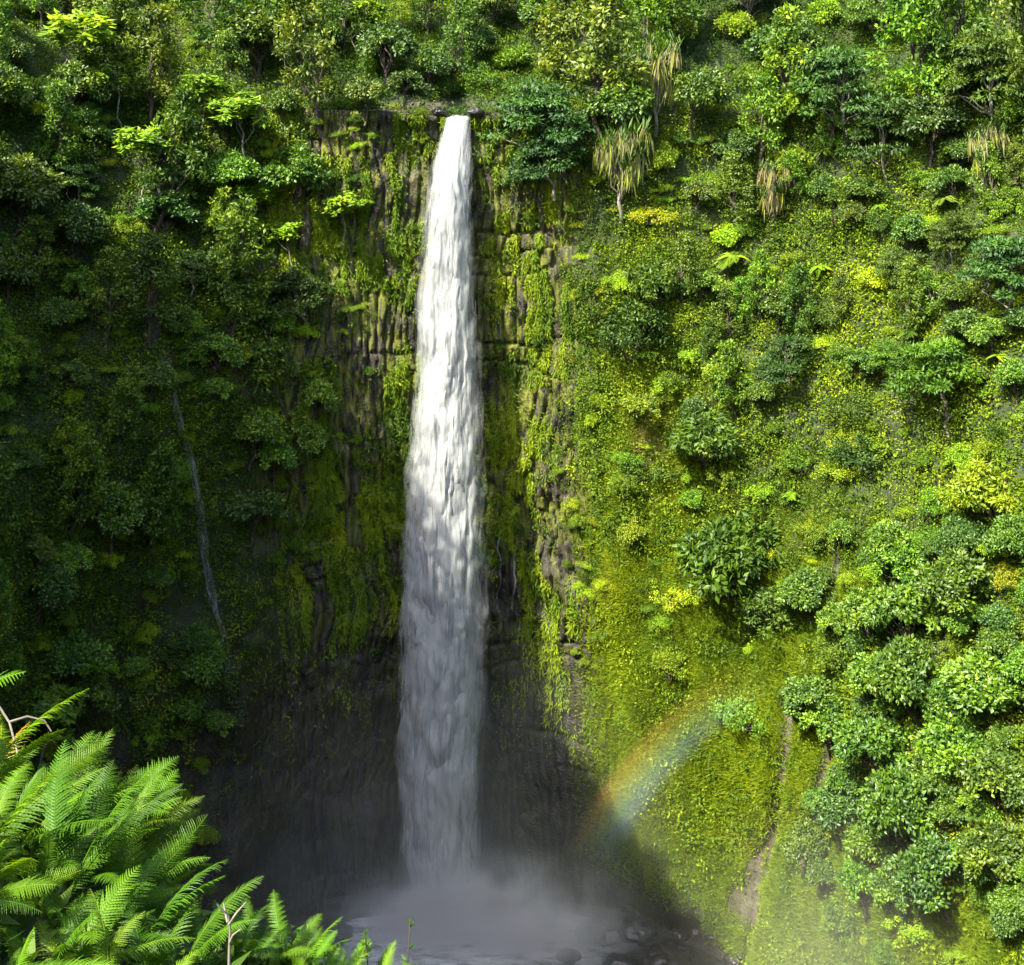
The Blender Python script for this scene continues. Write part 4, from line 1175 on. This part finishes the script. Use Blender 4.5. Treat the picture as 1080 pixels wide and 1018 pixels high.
FERNS = [  # x, y, size, fronds, heading, spread, tint, label
 (-2.42, 5.7, 1.00, 11, .5, 2.4, G1, 'fern at the left edge, uppermost of the sunlit bank ferns'),
 (-2.12, 5.9, 1.00, 11, .7, 1.6, G1, 'fern with an upright tip near the left edge'),
 (-2.02, 5.8, .98, 10, .6, 1.4, G3, 'sunlit fern reaching highest to the right below the dark wall'),
 (-1.86, 5.5, .92, 10, .5, 1.1, G1, 'fern with the long frond pointing right over the dark pool'),
 (-2.30, 5.2, .95, 11, .3, 2.4, G3, 'bright left edge fern in the middle of the bank'),
 (-1.98, 5.2, .90, 11, .5, 1.8, G1, 'bright fern in the very middle of the fern bank'),
 (-1.80, 5.0, .82, 11, .5, 1.4, G2, 'dark fern right of the middle of the fern bank'),
 (-1.72, 5.3, .82, 9, .5, .9, G3, 'yellow-tipped fern at the right shoulder of the bank'),
 (-1.55, 4.9, .78, 10, .4, 1.3, G1, 'fern below the yellow-tipped fern on the right shoulder'),
 (-2.02, 4.7, .85, 11, .6, 2.4, G1, 'fern at the left edge below the middle of the bank'),
 (-1.72, 4.6, .80, 11, .5, 2.0, G2, 'darker fern below the middle of the fern bank'),
 (-1.45, 4.5, .75, 10, .4, 1.8, G2, 'dark fern low in the bank toward its right side'),
 (-1.80, 4.2, .75, 11, .6, 2.4, G3, 'bright yellow-green fern in the bottom left corner'),
 (-1.50, 4.1, .70, 11, .6, 2.4, G1, 'fern at the bottom edge beside the corner fern'),
 (-1.22, 4.4, .68, 10, .4, 2.0, G2, 'dark green fern left of the dry forked twig'),
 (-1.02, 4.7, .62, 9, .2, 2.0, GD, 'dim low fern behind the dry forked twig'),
 (-.78, 4.7, .66, 9, .2, 1.6, G1, 'low fern right of the dry twig at the bottom edge'),
 (-.55, 4.9, .62, 8, .2, 1.3, G2, 'small fern under the thin saplings at the bottom edge'),
 (-2.25, 6.3, 1.05, 9, .9, 1.8, G2, 'shaded fern behind the others at the upper left'),
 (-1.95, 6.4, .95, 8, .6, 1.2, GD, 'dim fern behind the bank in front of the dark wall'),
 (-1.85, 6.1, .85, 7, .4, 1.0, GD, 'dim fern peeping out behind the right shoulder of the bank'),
 (-1.60, 3.75, .62, 11, .6, 2.6, G1, 'fern cut by the bottom edge, third from the corner'),
 (-1.92, 3.95, .70, 11, .4, 2.6, G2, 'dark fern filling the bottom left corner'),
 (-1.32, 3.95, .62, 11, .4, 2.4, G3, 'bright fern cut by the bottom edge left of the twig'),
 (-1.12, 4.15, .60, 10, .3, 2.4, G1, 'small fern at the foot of the dry forked twig'),
 (-1.02, 4.75, .60, 9, .3, 2.2, G2, 'low dark fern behind the foot of the dry twig'),
 (-.86, 4.7, .62, 9, .5, 1.8, G1, 'bright low fern just right of the dry twig'),
 (-.70, 4.75, .60, 9, .4, 1.8, G1, 'low fern left of the conical sapling'),
 (-.52, 4.7, .58, 9, .4, 1.6, G3, 'bright low fern right of the conical sapling'),
 (-.40, 4.75, .55, 8, .3, 1.4, G1, 'rightmost low fern of the near bank, in front of the spray'),
 (-2.70, 5.3, 1.05, 10, .2, 2.0, G1, 'fern cut by the left frame edge'),
]
for f in FERNS: fern_plant(*f)

# dry twig, thin saplings and a bare branch standing among the ferns
def at_bank(x, Y): return ((x - CX) / F_PX * Y, Y)
def twig(name, x, y, Y, pts_list, rad, mat, label, cat):
    # pts_list: branches as photo-pixel offsets from the foot, depth wobble added
    X0, Y0 = at_bank(x, Y); z0 = (HZ - y) / F_PX * Y
    items = []
    for br in pts_list:
        p = np.array([(dx * Y / F_PX, dd, -dy * Y / F_PX) for dx, dy, dd in br], float)
        items.append((p, np.linspace(rad, rad * .45, len(p)) * (1.0 if br[0][1] > -5 else .8)))
    o = link(name, tubes_mesh(name, items, 5), mat); o.location = (X0, Y0, z0)
    return tag(o, label, cat)
twig('dry_twig', 241, 1045, 4.3, [[(0, 0, 0), (0, -40, .01), (1, -62, .01), (0, -80, .0), (-5, -88, -.02), (-10, -96, -.03)], [(0, -70, 0), (8, -80, .02), (16, -87, .04)],
     [(1, -50, 0), (6, -62, -.02), (15, -70, -.03)], [(-1, -72, 0), (-6, -80, .03), (-8, -86, .04)]], .006, M_PALE, 'dry pale forked twig sticking up at the bottom right of the ferns', 'twig')
twig('bare_branch', -20, 790, 5.9, [[(0, -60, 0), (18, -42, .02), (30, -28, 0), (42, -4, -.05), (50, 12, -.1)], [(30, -28, 0), (44, -30, .05), (58, -22, .1), (66, -10, .1)]], .010, M_PALE, 'pale bare branch arching over the ferns at the left edge', 'branch')
def sapling(x, y, Y, h, n, label, tint, leafL):
    rng = np.random.default_rng(int(x))
    X0, Y0 = at_bank(x, Y)
    root = bpy.data.objects.new('sapling', None); COL.objects.link(root); root.empty_display_size = .2
    root.location = (X0, Y0, (HZ - y) / F_PX * Y)
    stem = limb((0, 0, -.5), (.03, 0, h), rng, .05, 8)
    link('stem', tubes_mesh('stem', [(stem, np.linspace(.006, .0025, 8))], 5), M_BARK, root)
    t = rng.random(n) ** .7; c = np.array([np.interp(t, np.linspace(0, 1, 8), stem[:, k]) for k in range(3)]).T
    a = rng.random(n) * 6.28; D = np.stack([np.cos(a), np.sin(a), .35 + .3 * rng.random(n)], -1)
    me = leaves_mesh('leaves', leaf_geo(c, D, np.tile([0, 0, 1.0], (n, 1)) + rng.normal(size=D.shape) * .3, leafL * (.6 + .6 * rng.random(n)), leafL * .4 * np.ones(n)), np.clip(.55 + .1 * rng.normal(size=n), 0, .9))
    o = link('foliage', me, M_FERN, root); o.color = (*tint, 1)
    tag(root, label, 'sapling', 'saplings at the edge of the fern bank')
sapling(377, 1030, 4.9, .19, 60, 'small conical sapling with stacked leaves at the bottom edge', G1, .035)
sapling(425, 1050, 5.2, .33, 30, 'thin sapling with a dark leaf tuft in front of the spray', GD, .045)
sapling(300, 1035, 4.8, .22, 40, 'small sapling between the dry twig and the conical sapling', G2, .05)
sapling(280, 1030, 5.2, .30, 34, 'thin dark sapling just right of the dry twig', GD, .05)
